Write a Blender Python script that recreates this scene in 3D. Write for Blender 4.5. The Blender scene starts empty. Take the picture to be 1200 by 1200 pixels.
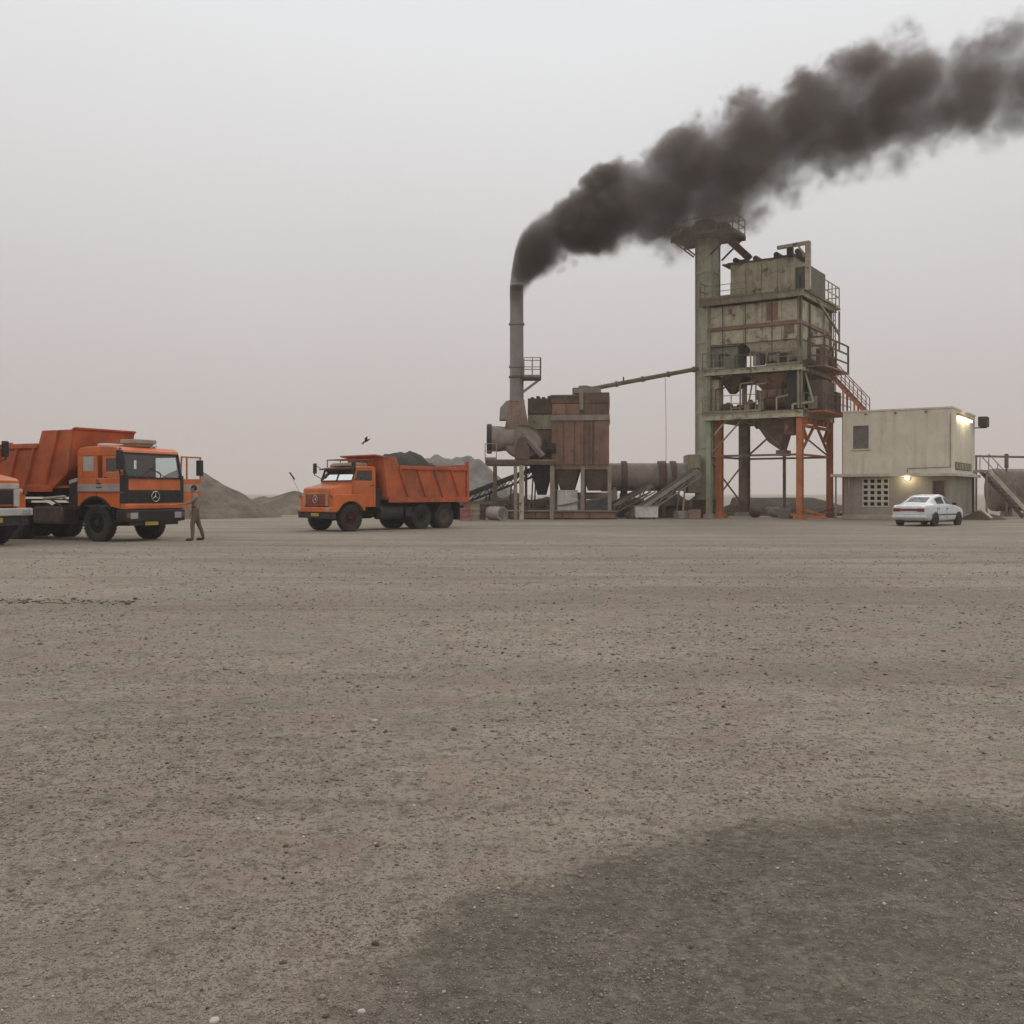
import bpy, bmesh, math, random
import numpy as np
from mathutils import Vector, Matrix, noise as mnoise

R = math.radians
random.seed(7)
rng = np.random.default_rng(7)
scene = bpy.context.scene
col = scene.collection

# ---------------------------------------------------------------- camera
F = 1150.0                                   # focal length in photo pixels (photo 1200 wide)
HZ = 578.0                                   # horizon row in the photo
CAM_H = 1.5
cam_d = bpy.data.cameras.new('camera')
cam_d.sensor_width = 36.0
cam_d.lens = 36.0 * F / 1200.0
cam_d.shift_y = -(600.0 - HZ) / 1200.0
cam_d.clip_start = 0.1
cam_d.clip_end = 6000
cam = bpy.data.objects.new('camera', cam_d)
cam.location = (0, 0, CAM_H)
cam.rotation_euler = (R(90), 0, 0)
col.objects.link(cam)
scene.camera = cam

# ---------------------------------------------------------------- sky, sun, exposure
SUN_EL, SUN_AZ = R(42), R(200)
world = bpy.data.worlds.new('World')
scene.world = world
world.use_nodes = True
wn, wl = world.node_tree.nodes, world.node_tree.links
wn.clear()
w_out = wn.new('ShaderNodeOutputWorld')
w_bg = wn.new('ShaderNodeBackground')
w_bg.inputs['Strength'].default_value = 0.108
sky = wn.new('ShaderNodeTexSky')
sky.sky_type = 'NISHITA'
sky.sun_disc = False
sky.sun_elevation = SUN_EL
sky.sun_rotation = SUN_AZ
sky.air_density = 1.0
sky.dust_density = 8.0
sky.ozone_density = 1.0
# dusty overcast veil: brighter overhead, dull and slightly pink low down
geo = wn.new('ShaderNodeNewGeometry')
sep = wn.new('ShaderNodeSeparateXYZ')
wl.new(geo.outputs['Normal'], sep.inputs[0])
tc = wn.new('ShaderNodeTexCoord')
wl.new(tc.outputs['Generated'], sep.inputs[0])
nz = wn.new('ShaderNodeTexNoise')
nz.inputs['Scale'].default_value = 1.6
nz.inputs['Detail'].default_value = 3
wl.new(tc.outputs['Generated'], nz.inputs['Vector'])
jit = wn.new('ShaderNodeMath'); jit.operation = 'MULTIPLY_ADD'
jit.inputs[1].default_value = 0.16; jit.inputs[2].default_value = -0.08
wl.new(nz.outputs['Fac'], jit.inputs[0])
add = wn.new('ShaderNodeMath'); add.operation = 'ADD'
wl.new(sep.outputs['Z'], add.inputs[0]); wl.new(jit.outputs[0], add.inputs[1])
ramp = wn.new('ShaderNodeValToRGB')
cr = ramp.color_ramp
cr.elements[0].position = 0.0;  cr.elements[0].color = (0.50, 0.455, 0.445, 1)
cr.elements[1].position = 0.45; cr.elements[1].color = (0.775, 0.785, 0.795, 1)
e = cr.elements.new(0.10); e.color = (0.54, 0.497, 0.492, 1)
e = cr.elements.new(0.25); e.color = (0.645, 0.62, 0.618, 1)
wl.new(add.outputs[0], ramp.inputs[0])
boost = wn.new('ShaderNodeVectorMath'); boost.operation = 'SCALE'
boost.inputs['Scale'].default_value = 10.0
wl.new(ramp.outputs['Color'], boost.inputs[0])
mix = wn.new('ShaderNodeMix'); mix.data_type = 'RGBA'
mix.inputs['Factor'].default_value = 0.97
wl.new(sky.outputs['Color'], mix.inputs['A'])
wl.new(boost.outputs[0], mix.inputs['B'])
wl.new(mix.outputs['Result'], w_bg.inputs['Color'])
wl.new(w_bg.outputs[0], w_out.inputs['Surface'])

sun_d = bpy.data.lights.new('sun', 'SUN')
sun_d.energy = 0.8
sun_d.angle = R(40)
sun_d.color = (1.0, 0.95, 0.88)
sun = bpy.data.objects.new('sun', sun_d)
sun.rotation_euler = (R(90) - SUN_EL, 0, R(150))
col.objects.link(sun)

scene.view_settings.view_transform = 'Standard'
scene.view_settings.look = 'None'
scene.view_settings.exposure = 0.0
scene.view_settings.gamma = 1.0
scene.view_settings.use_curve_mapping = False
scene.cycles.volume_bounces = 1
scene.cycles.max_bounces = 8
scene.cycles.transparent_max_bounces = 16
scene.cycles.volume_step_rate = 1.0
scene.cycles.volume_max_steps = 256

# ================================================================ helpers
def P(px, py, Y):
    """world point at depth Y seen at photo pixel (px, py)"""
    return Vector(((px - 600.0) / F * Y, Y, CAM_H + (HZ - py) / F * Y))
def XP(px, Y): return (px - 600.0) / F * Y
def ZP(py, Y): return CAM_H + (HZ - py) / F * Y

class MB:
    def __init__(self, M=None):
        self.v, self.f, self.m, self.M, self.mi = [], [], [], M, 0
    def add(self, vs, fs):
        b = len(self.v)
        for p in vs:
            p = Vector(p)
            self.v.append(self.M @ p if self.M else p)
        for f in fs:
            self.f.append([b + i for i in f]); self.m.append(self.mi)
        return self
    def box(self, x0, x1, y0, y1, z0, z1, rot=None, c=None):
        vs = [Vector((x, y, z)) for z in (z0, z1) for y in (y0, y1) for x in (x0, x1)]
        if rot is not None:
            c = Vector(c) if c is not None else Vector(((x0+x1)/2, (y0+y1)/2, (z0+z1)/2))
            vs = [rot @ (p - c) + c for p in vs]
        return self.add(vs, [(0,2,3,1),(4,5,7,6),(0,1,5,4),(2,6,7,3),(0,4,6,2),(1,3,7,5)])
    def bar(self, p, q, w, h=None, up=(0,0,1)):
        p, q = Vector(p), Vector(q); h = h or w
        d = (q - p).normalized(); u = Vector(up)
        if abs(d.dot(u)) > 0.98: u = Vector((1,0,0))
        s = d.cross(u).normalized(); t = s.cross(d)
        vs = [a + s*(i*w/2) + t*(j*h/2) for a in (p, q) for j in (-1,1) for i in (-1,1)]
        return self.add(vs, [(0,2,3,1),(4,5,7,6),(0,1,5,4),(2,6,7,3),(0,4,6,2),(1,3,7,5)])
    def tube(self, p, q, r0, r1=None, n=12, cap=True):
        p, q = Vector(p), Vector(q); r1 = r0 if r1 is None else r1
        d = (q - p).normalized()
        u = Vector((0,0,1)) if abs(d.z) < 0.95 else Vector((1,0,0))
        s = d.cross(u).normalized(); t = s.cross(d)
        vs = []
        for a, r in ((p, r0), (q, r1)):
            for k in range(n):
                an = 2*math.pi*k/n
                vs.append(a + s*(math.cos(an)*r) + t*(math.sin(an)*r))
        fs = [(k, (k+1) % n, n + (k+1) % n, n + k) for k in range(n)]
        if cap:
            fs += [tuple(range(n-1, -1, -1)), tuple(range(n, 2*n))]
        return self.add(vs, fs)
    def path(self, pts, r, n=6):
        for a, b in zip(pts[:-1], pts[1:]): self.tube(a, b, r, n=n)
        return self
    def lathe(self, prof, n=28, axis='y'):
        """prof: (radius, along-axis) open profile, revolved about the axis"""
        vs = []
        for r, h in prof:
            for k in range(n):
                a = 2*math.pi*k/n; c, s = math.cos(a)*r, math.sin(a)*r
                vs.append((c, h, s) if axis == 'y' else ((c, s, h) if axis == 'z' else (h, c, s)))
        fs = []
        for i in range(len(prof)-1):
            for k in range(n):
                k2 = (k+1) % n
                fs.append((i*n+k, i*n+k2, (i+1)*n+k2, (i+1)*n+k))
        if prof[0][0] > 1e-4: fs.append(tuple(range(n)))
        if prof[-1][0] > 1e-4: fs.append(tuple((len(prof)-1)*n + k for k in range(n-1, -1, -1)))
        return self.add(vs, fs)
    def prism(self, poly, a0, a1, plane='xz'):
        n = len(poly)
        if plane == 'xz': mk = lambda u, w, a: (u, a, w)
        elif plane == 'yz': mk = lambda u, w, a: (a, u, w)
        else: mk = lambda u, w, a: (u, w, a)
        vs = [mk(u, w, a0) for u, w in poly] + [mk(u, w, a1) for u, w in poly]
        fs = [tuple(range(n)), tuple(range(2*n-1, n-1, -1))] + [(i, i+n, (i+1) % n + n, (i+1) % n) for i in range(n)]
        return self.add(vs, fs)
    def loft(self, secs, cap=True, closed=True):
        n = len(secs[0]); vs = [p for s in secs for p in s]; fs = []
        for i in range(len(secs)-1):
            for k in range(n if closed else n-1):
                k2 = (k+1) % n
                fs.append((i*n+k, i*n+k2, (i+1)*n+k2, (i+1)*n+k))
        if cap: fs += [tuple(range(n-1, -1, -1)), tuple((len(secs)-1)*n + k for k in range(n))]
        return self.add(vs, fs)
    def frustum(self, b, t):
        """b, t: (x0,x1,y0,y1,z)"""
        vs = [(x, y, r[4]) for r in (b, t) for y in r[2:4] for x in r[0:2]]
        return self.add(vs, [(0,2,3,1),(4,5,7,6),(0,1,5,4),(2,6,7,3),(0,4,6,2),(1,3,7,5)])
    def ball(self, c, r, n=10, sq=(1,1,1)):
        c = Vector(c); prof = []
        secs = []
        for i in range(1, n//2):
            a = math.pi*i/(n//2)
            secs.append([c + Vector((math.sin(a)*math.cos(2*math.pi*k/n)*r*sq[0], math.sin(a)*math.sin(2*math.pi*k/n)*r*sq[1], -math.cos(a)*r*sq[2])) for k in range(n)])
        return self.loft(secs)
    def mesh(self, name, mats):
        me = bpy.data.meshes.new(name)
        me.from_pydata([tuple(p) for p in self.v], [], self.f)
        if not isinstance(mats, (list, tuple)): mats = [mats]
        for m in mats: me.materials.append(m)
        bm = bmesh.new(); bm.from_mesh(me)
        bmesh.ops.recalc_face_normals(bm, faces=bm.faces)
        bm.to_mesh(me); bm.free()
        if len(mats) > 1: me.polygons.foreach_set('material_index', self.m)
        me.polygons.foreach_set('use_smooth', [True]*len(me.polygons))
        me.set_sharp_from_angle(angle=R(32))
        return me
    def build(self, name, mats, parent=None, bevel=0, loc=None, rotz=None):
        return link(name, self.mesh(name, mats), parent, bevel, loc, rotz)

def link(name, me, parent=None, bevel=0, loc=None, rotz=None):
    o = bpy.data.objects.new(name, me); col.objects.link(o)
    if parent is not None: o.parent = parent
    if loc is not None: o.location = loc
    if rotz is not None: o.rotation_euler = (0, 0, rotz)
    if bevel:
        b = o.modifiers.new('bevel', 'BEVEL'); b.width = bevel; b.segments = 2; b.limit_method = 'ANGLE'; b.angle_limit = R(40)
    return o

def tag(o, label=None, cat=None, group=None, kind=None):
    if label: o['label'] = label
    if cat: o['category'] = cat
    if group: o['group'] = group
    if kind: o['kind'] = kind
    return o
def thing(name, label, cat, loc=(0,0,0), rotz=0, group=None, sc=1.0):
    o = bpy.data.objects.new(name, None); col.objects.link(o)
    o.empty_display_size = 0.3
    o.location = loc; o.rotation_euler = (0, 0, rotz); o.scale = (sc,)*3
    return tag(o, label, cat, group)

# ================================================================ materials
def nodes(name):
    m = bpy.data.materials.new(name); m.use_nodes = True
    n, l = m.node_tree.nodes, m.node_tree.links
    return m, n, l, n['Principled BSDF']
def mixc(n, l, fac, a, b):
    x = n.new('ShaderNodeMix'); x.data_type = 'RGBA'
    for key, val in (('Factor', fac), ('A', a), ('B', b)):
        if hasattr(val, 'links'): l.new(val, x.inputs[key])
        else: x.inputs[key].default_value = val if key == 'Factor' else (*val, 1)
    return x.outputs['Result']
def noise_n(n, l, vec, scale, detail=5, rough=.6, dist=0.0):
    t = n.new('ShaderNodeTexNoise'); t.inputs['Scale'].default_value = scale
    t.inputs['Detail'].default_value = detail; t.inputs['Roughness'].default_value = rough
    t.inputs['Distortion'].default_value = dist
    l.new(vec, t.inputs['Vector']); return t.outputs['Fac']
def ramp_n(n, l, val, p0, p1, v0=0.0, v1=1.0):
    r = n.new('ShaderNodeMapRange'); r.interpolation_type = 'SMOOTHSTEP'
    r.inputs['From Min'].default_value = p0; r.inputs['From Max'].default_value = p1
    r.inputs['To Min'].default_value = v0; r.inputs['To Max'].default_value = v1
    l.new(val, r.inputs['Value']); return r.outputs['Result']
def scaled(n, l, vec, s):
    m = n.new('ShaderNodeMapping'); m.inputs['Scale'].default_value = s
    l.new(vec, m.inputs['Vector']); return m.outputs['Vector']

def worn(name, c, rough=.55, metal=0.0, var=.18, dust=.25, dustc=(.30,.25,.20), rust=0.0, rustc=(.16,.06,.025), streak=.0, sc=1.0, bump=.15):
    m, n, l, b = nodes(name)
    tcn = n.new('ShaderNodeTexCoord'); vec = tcn.outputs['Object']
    big = noise_n(n, l, vec, 1.3*sc, 6)
    k0, k1 = tuple(x*(1-var) for x in c), tuple(min(x*(1+var), 1) for x in c)
    cc = mixc(n, l, ramp_n(n, l, big, .3, .7), k0, k1)
    if dust:
        cc = mixc(n, l, ramp_n(n, l, noise_n(n, l, vec, 3.1*sc, 8, .7), .42, .75, 0, dust*1.6), cc, dustc)
    if streak:
        st = noise_n(n, l, scaled(n, l, vec, (5.0*sc, 5.0*sc, .35*sc)), 1.0, 6, .65)
        cc = mixc(n, l, ramp_n(n, l, st, .48, .72, 0, streak), cc, rustc)
    if rust:
        rn = noise_n(n, l, vec, 2.2*sc, 10, .72, .3)
        cc = mixc(n, l, ramp_n(n, l, rn, .72 - .42*rust, .80 - .30*rust), cc, rustc)
    l.new(cc, b.inputs['Base Color'])
    b.inputs['Metallic'].default_value = metal
    rr = ramp_n(n, l, noise_n(n, l, vec, 6*sc, 4), .3, .7, max(rough-.12, .05), min(rough+.15, 1))
    l.new(rr, b.inputs['Roughness'])
    if bump:
        bp = n.new('ShaderNodeBump'); bp.inputs['Strength'].default_value = bump; bp.inputs['Distance'].default_value = .02
        l.new(noise_n(n, l, vec, 14*sc, 6), bp.inputs['Height']); l.new(bp.outputs[0], b.inputs['Normal'])
    return m

def glass(name, tint, fac=.35):
    m, n, l, b = nodes(name)
    n.remove(b)
    tr = n.new('ShaderNodeBsdfTransparent'); tr.inputs[0].default_value = (*tint, 1)
    gl = n.new('ShaderNodeBsdfGlossy'); gl.inputs['Roughness'].default_value = .03; gl.inputs[0].default_value = (.85,.9,.9,1)
    fr = n.new('ShaderNodeLayerWeight'); fr.inputs['Blend'].default_value = fac
    mx = n.new('ShaderNodeMixShader')
    l.new(fr.outputs['Fresnel'], mx.inputs[0]); l.new(tr.outputs[0], mx.inputs[1]); l.new(gl.outputs[0], mx.inputs[2])
    l.new(mx.outputs[0], n['Material Output'].inputs['Surface'])
    return m
def emit(name, c, s):
    m, n, l, b = nodes(name)
    b.inputs['Base Color'].default_value = (*c, 1)
    b.inputs['Emission Color'].default_value = (*c, 1); b.inputs['Emission Strength'].default_value = s
    return m

ORANGE   = worn('cab_orange_paint', (.62,.135,.022), .42, var=.16, dust=.30, dustc=(.30,.19,.12), rust=.14, rustc=(.16,.045,.02), streak=.22, bump=.06)
BODY_OR  = worn('tipper_orange_paint', (.44,.088,.022), .6, var=.28, dust=.34, dustc=(.27,.16,.10), rust=.2, streak=.4, bump=.25)
BODY_DK  = worn('tipper_red_brown_paint', (.24,.05,.022), .65, var=.2, dust=.2, rust=.15)
BLACK    = worn('black_steel', (.012,.012,.014), .6, var=.3, dust=.07, dustc=(.14,.12,.10))
CHASSIS  = worn('dusty_chassis_steel', (.024,.021,.019), .7, var=.3, dust=.13, dustc=(.13,.11,.09))
RUBBER   = worn('tyre_rubber', (.017,.016,.016), .85, var=.25, dust=.25, dustc=(.12,.10,.085))
RIM_OR   = worn('orange_rim_paint', (.30,.06,.02), .6, var=.3, dust=.35, dustc=(.14,.11,.09))
RIM_DK   = worn('dark_rim_paint', (.07,.05,.045), .6, var=.3, dust=.35, dustc=(.14,.11,.09))
SILVER   = worn('dull_chrome', (.55,.55,.55), .3, metal=.8, dust=.1)
PALE     = worn('pale_grey_paint', (.50,.48,.45), .5, dust=.25)
STRIPE   = worn('grey_cab_stripe', (.34,.32,.30), .5, dust=.2)
TAN      = worn('tan_roof_box_paint', (.36,.31,.24), .6, dust=.3)
SEAT     = worn('dark_seat_fabric', (.03,.03,.035), .9, dust=.1)
CABIN_IN = worn('dark_cab_lining', (.07,.065,.06), .8, dust=.1)
PLATE_Y  = worn('yellow_plate_paint', (.50,.36,.07), .5, dust=.2)
PLATE_W  = worn('white_plate_paint', (.6,.6,.58), .5, dust=.2)
LENS     = worn('headlight_lens', (.34,.35,.36), .12, dust=.1, bump=0)
LENS_OR  = worn('amber_lens', (.20,.07,.015), .2, dust=.1, bump=0)
LENS_RED = worn('red_lens', (.17,.028,.028), .2, dust=.05, bump=0)
GLASS    = glass('cab_glass', (.62,.74,.72), .42)
GLASS_SHEEN = worn('sky_sheen_quarter_glass', (.42,.47,.44), .2, var=.2, dust=.3, bump=0)  # pale base colour stands for sky reflected in the pane
GLASS_DK = glass('tinted_car_glass', (.10,.11,.13), .35)

# ================================================================ ground
def gz(x, y):
    d = math.hypot(x, y)
    a = max(0.0, 1.0 - d/9.0); b = max(0.0, min(1.0, (23.0 - d)/10.0))
    z = 0.0
    if a > 0: z += a*.016*mnoise.noise(Vector((x*1.5, y*1.5, 0)))
    if b > 0: z += b*.045*mnoise.noise(Vector((x*.22+5, y*.22, 3)))
    return z

def ground_material():
    m, n, l, b = nodes('dusty_gravel_ground')
    g = n.new('ShaderNodeTexCoord'); v = g.outputs['Object']
    base = mixc(n, l, ramp_n(n, l, noise_n(n, l, v, .16, 6, .6), .34, .66), (.345,.288,.228), (.445,.382,.302))
    l0 = noise_n(n, l, v, .8, 6, .7)
    # wide tyre-worn bands and sandy patches
    band = noise_n(n, l, scaled(n, l, v, (.04, .55, 1)), 1.0, 6, .6, .8)
    base = mixc(n, l, ramp_n(n, l, band, .48, .62, 0, .6), base, (.245,.20,.167))
    grn = noise_n(n, l, scaled(n, l, v, (.12, .25, 1)), 2.3, 3)
    base = mixc(n, l, ramp_n(n, l, grn, .5, .75, 0, .4), base, (.315,.295,.205))
    mid = noise_n(n, l, v, 1.9, 7, .7)
    base = mixc(n, l, ramp_n(n, l, mid, .47, .70, 0, .45), base, (.20,.165,.13))
    # dark damp patch of fine chippings nearest the viewer, with a ragged edge
    sp = n.new('ShaderNodeSeparateXYZ'); l.new(v, sp.inputs[0])
    def mth(op, a, bb=None):
        t = n.new('ShaderNodeMath'); t.operation = op
        for i, q in enumerate((a, bb)):
            if q is None: continue
            if hasattr(q, 'links'): l.new(q, t.inputs[i])
            else: t.inputs[i].default_value = q
        return t.outputs[0]
    ex = mth('DIVIDE', mth('SUBTRACT', sp.outputs['X'], 1.95), 2.68)
    ey = mth('DIVIDE', mth('SUBTRACT', sp.outputs['Y'], 1.85), 2.85)
    rr = mth('SQRT', mth('ADD', mth('MULTIPLY', ex, ex), mth('MULTIPLY', ey, ey)))
    rr = mth('ADD', rr, mth('MULTIPLY', mth('SUBTRACT', noise_n(n, l, v, 2.4, 10, .80), .5), .42))
    damp = ramp_n(n, l, rr, .92, 1.04, 1.0, 0.0)
    base = mixc(n, l, ramp_n(n, l, rr, 1.02, 1.5, .50, 0.0), base, (.40,.335,.262))
    dk = mixc(n, l, ramp_n(n, l, noise_n(n, l, v, 3.5, 6, .7), .35, .7), (.100,.090,.072), (.22,.197,.157))
    g1, g2 = noise_n(n, l, v, 16, 5, .8), noise_n(n, l, v, 42, 4, .75)
    dk = mixc(n, l, ramp_n(n, l, g1, .50, .60, 0, .75), dk, (.050,.046,.038))
    dk = mixc(n, l, ramp_n(n, l, g2, .54, .64, 0, .6), dk, (.27,.245,.19))
    dk = mixc(n, l, ramp_n(n, l, g1, .36, .46, .5, 0), dk, (.25,.225,.17))
    base = mixc(n, l, mth('MULTIPLY', damp, .86), base, dk)
    # worn wheel tracks swinging across the yard
    for cx_, cy_, r_, tone in ((-26,-16,40,(.41,.35,.29)),(-3,-22,33,(.40,.345,.285)),(2,60,38.5,(.22,.182,.15)),(12,75,49,(.23,.19,.155))):
        dx_, dy_ = mth('SUBTRACT', sp.outputs['X'], cx_), mth('SUBTRACT', sp.outputs['Y'], cy_)
        rad = mth('SQRT', mth('ADD', mth('MULTIPLY', dx_, dx_), mth('MULTIPLY', dy_, dy_)))
        off = mth('ABSOLUTE', mth('SUBTRACT', mth('ABSOLUTE', mth('SUBTRACT', rad, r_)), .95))
        off = mth('ADD', off, mth('MULTIPLY', mth('SUBTRACT', l0, .5), .9))
        base = mixc(n, l, ramp_n(n, l, off, .05, .45, .30, 0), base, tone)
    # lumps a few centimetres across and faint tints of dust
    l1 = noise_n(n, l, v, 9, 6, .75); l2 = noise_n(n, l, v, 26, 5, .75)
    base = mixc(n, l, ramp_n(n, l, l1, .50, .62, 0, .52), base, (.135,.112,.09))
    base = mixc(n, l, ramp_n(n, l, l2, .52, .62, 0, .72), base, (.115,.096,.080))
    base = mixc(n, l, ramp_n(n, l, l2, .34, .46, .38, 0), base, (.42,.37,.31))
    t1 = noise_n(n, l, v, 1.1, 6, .72)
    base = mixc(n, l, mth('MULTIPLY', ramp_n(n, l, t1, .51, .62, 0, .5), mth('SUBTRACT', 1.0, mth('MULTIPLY', damp, .7))), base, (.265,.255,.185))
    base = mixc(n, l, mth('MULTIPLY', ramp_n(n, l, t1, .38, .49, .42, 0), mth('SUBTRACT', 1.0, damp)), base, (.335,.235,.19))
    # grit
    fine = noise_n(n, l, v, 85, 4, .75)
    base = mixc(n, l, ramp_n(n, l, fine, .50, .70, 0, .65), base, (.11,.095,.078))
    fine2 = noise_n(n, l, v, 60, 3, .7)
    base = mixc(n, l, ramp_n(n, l, fine2, .60, .74, 0, .5), base, (.44,.40,.34))
    l.new(base, b.inputs['Base Color'])
    b.inputs['Roughness'].default_value = .95
    b.inputs['Specular IOR Level'].default_value = .15
    hsum = mth('ADD', mth('MULTIPLY', fine, .4), mth('ADD', mth('MULTIPLY', l2, 1.0), mth('MULTIPLY', l1, 1.6)))
    bp = n.new('ShaderNodeBump'); bp.inputs['Strength'].default_value = .7; bp.inputs['Distance'].default_value = .035
    l.new(hsum, bp.inputs['Height']); l.new(bp.outputs[0], b.inputs['Normal'])
    return m
GROUND = ground_material()

def make_ground():
    N = 360; U = math.asinh(1400/.9)
    us = .9*np.sinh(np.linspace(-U, U, N))
    X, Y = np.meshgrid(us, us)
    co = np.zeros((N*N, 3)); co[:,0] = X.ravel(); co[:,1] = Y.ravel()
    near = np.where((co[:,1] > -25) & (np.hypot(co[:,0], co[:,1]) < 25))[0]
    for i in near: co[i,2] = gz(co[i,0], co[i,1])
    idx = np.arange(N*N).reshape(N, N)
    q = np.stack([idx[:-1,:-1], idx[:-1,1:], idx[1:,1:], idx[1:,:-1]], -1).reshape(-1, 4)
    me = bpy.data.meshes.new('ground')
    me.from_pydata(co.tolist(), [], q.tolist())
    me.polygons.foreach_set('use_smooth', [True]*len(me.polygons))
    me.materials.append(GROUND)
    return tag(link('ground', me), kind='structure')
make_ground()

# ---------------------------------------------------------------- loose stones
OCT = np.array([(1,0,0),(0,1,0),(-1,0,0),(0,-1,0),(0,0,1),(0,0,-1)], float)
OCF = np.array([(0,1,4),(1,2,4),(2,3,4),(3,0,4),(1,0,5),(2,1,5),(3,2,5),(0,3,5)])
def grit(name, xy, size, mats, mprob, flat=.6):
    n = len(xy)
    s = OCT[None]*(1 + rng.uniform(-.35, .35, (n, 6, 3)))
    s = s + rng.uniform(-.22, .22, (n, 6, 3))
    a = rng.uniform(0, 2*np.pi, n); c, sn = np.cos(a), np.sin(a)
    x = s[...,0]*c[:,None] - s[...,1]*sn[:,None]; y = s[...,0]*sn[:,None] + s[...,1]*c[:,None]
    V = np.stack([x, y, s[...,2]*flat], -1)*size[:,None,None]*.5
    z = np.array([gz(px, py) for px, py in xy])
    V += np.stack([xy[:,0], xy[:,1], z + size*.12], -1)[:,None,:]
    Fc = OCF[None] + (np.arange(n)*6)[:,None,None]
    me = bpy.data.meshes.new(name)
    me.vertices.add(n*6); me.vertices.foreach_set('co', V.reshape(-1))
    me.loops.add(n*24); me.loops.foreach_set('vertex_index', Fc.reshape(-1).astype(np.int32))
    me.polygons.add(n*8); me.polygons.foreach_set('loop_start', np.arange(0, n*24, 3, dtype=np.int32))
    for m in mats: me.materials.append(m)
    mi = np.repeat(rng.choice(len(mats), n, p=mprob), 8).astype(np.int32)
    me.polygons.foreach_set('material_index', mi)
    me.update(calc_edges=True); me.validate()
    return link(name, me)
def stone(name, c, var=.3): return worn(name, c, .9, var=var, dust=.2, dustc=(.30,.255,.21), sc=.7, bump=0)
ST_DK, ST_MID, ST_BR, ST_LT = stone('dark_stone', (.085,.072,.06)), stone('grey_stone', (.27,.235,.19)), stone('brown_stone', (.235,.19,.145)), stone('pale_stone', (.52,.49,.44))
npb = 140000
py = HZ + 56 + (1225-634)*rng.random(npb)**.8
Yp = CAM_H*F/(py - HZ)
xp = (rng.uniform(-300, 1500, npb) - 600)/F*Yp
spx = 1.0 + .9*rng.exponential(1.0, npb)
size = np.clip(spx*Yp/F, .005, .05)
keep = np.array([mnoise.noise(Vector((a*.7, b*.45, 9))) + .25*mnoise.noise(Vector((a*3, b*3, 2))) for a, b in zip(xp, Yp)]) > rng.uniform(-.9, .35, npb)
xy = np.stack([xp, Yp], -1)[keep]; size = size[keep]
tag(grit('loose_gravel', xy, size, [ST_DK, ST_MID, ST_BR, ST_LT], [.07,.52,.38,.03]), 'small loose stones scattered over the dusty yard', 'gravel', kind='stuff')

# dark broken clods in a low ridge at the left
k = 420
cx = -8.2 + 3.0*rng.random(k); cy = 13.75 + rng.normal(0, .16, k) - (cx + 7.2)*.12
tag(grit('clod_rubble', np.stack([cx, cy], -1), np.clip(rng.exponential(.022, k) + .012, 0, .09), [ST_DK, ST_MID, ST_BR], [.45,.30,.25], .4), 'strip of dark broken clods across the yard at the left', 'rubble', kind='stuff')

def rock(px, py_, wpx, label, mat, sq=(1,.8,.55)):
    Y = CAM_H*F/(py_ - HZ); s = wpx/2*Y/F
    bm = bmesh.new(); bmesh.ops.create_icosphere(bm, subdivisions=2, radius=1)
    sd = random.random()*50
    for v in bm.verts:
        v.co *= 1 + .28*mnoise.noise(v.co*1.1 + Vector((sd, 0, 0)))
        v.co = Vector((v.co.x*sq[0], v.co.y*sq[1], v.co.z*sq[2]))*s
    me = bpy.data.meshes.new('stone'); bm.to_mesh(me); bm.free(); me.materials.append(mat)
    x = XP(px, Y)
    o = link('stone', me, loc=(x, Y, gz(x, Y) + s*sq[2]*.3), rotz=random.random()*6)
    return tag(o, label, 'stone', 'single stones lying on the yard')
rock(251, 1197, 14, 'pale rounded stone at the very bottom edge of the yard', ST_LT)
rock(424, 1184, 10, 'small white stone at the edge of the dark damp patch', ST_LT)
rock(272, 1165, 8, 'buff pebble up and right of the pale rounded stone', ST_BR)
rock(439, 847, 8, 'small white stone standing out on the brown gravel mid yard', ST_LT)
rock(440, 1105, 11, 'dark brown clod by the rim of the dark damp patch', ST_DK, (1,.7,.7))
rock(332, 1128, 9, 'dark flat clod left of the damp patch', ST_DK, (1,.7,.5))
rock(532, 857, 9, 'dark stone among pale grit mid yard', ST_DK)
rock(335, 995, 10, 'dark flake of stone on bare sandy ground', ST_DK, (1,.6,.4))

# ---------------------------------------------------------------- heaps of aggregate
def heap_mat(name, c):
    m, n, l, b = nodes(name); v = n.new('ShaderNodeTexCoord').outputs['Object']
    cc = mixc(n, l, ramp_n(n, l, noise_n(n, l, v, .9, 8, .7), .3, .7), tuple(q*.68 for q in c), tuple(q*1.28 for q in c))
    cc = mixc(n, l, ramp_n(n, l, noise_n(n, l, v, 9, 5, .8), .5, .72, 0, .6), cc, tuple(q*.45 for q in c))
    l.new(cc, b.inputs['Base Color']); b.inputs['Roughness'].default_value = 1; b.inputs['Specular IOR Level'].default_value = .1
    bp = n.new('ShaderNodeBump'); bp.inputs['Distance'].default_value = .15; bp.inputs['Strength'].default_value = .8
    l.new(noise_n(n, l, v, 5, 8, .75), bp.inputs['Height']); l.new(bp.outputs[0], b.inputs['Normal'])
    return m
GRAVEL_BR, GRAVEL_GY, GRAVEL_DK = heap_mat('brown_gravel', (.20,.165,.13)), heap_mat('grey_gravel', (.27,.25,.225)), heap_mat('dark_gravel', (.085,.085,.08))
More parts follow.
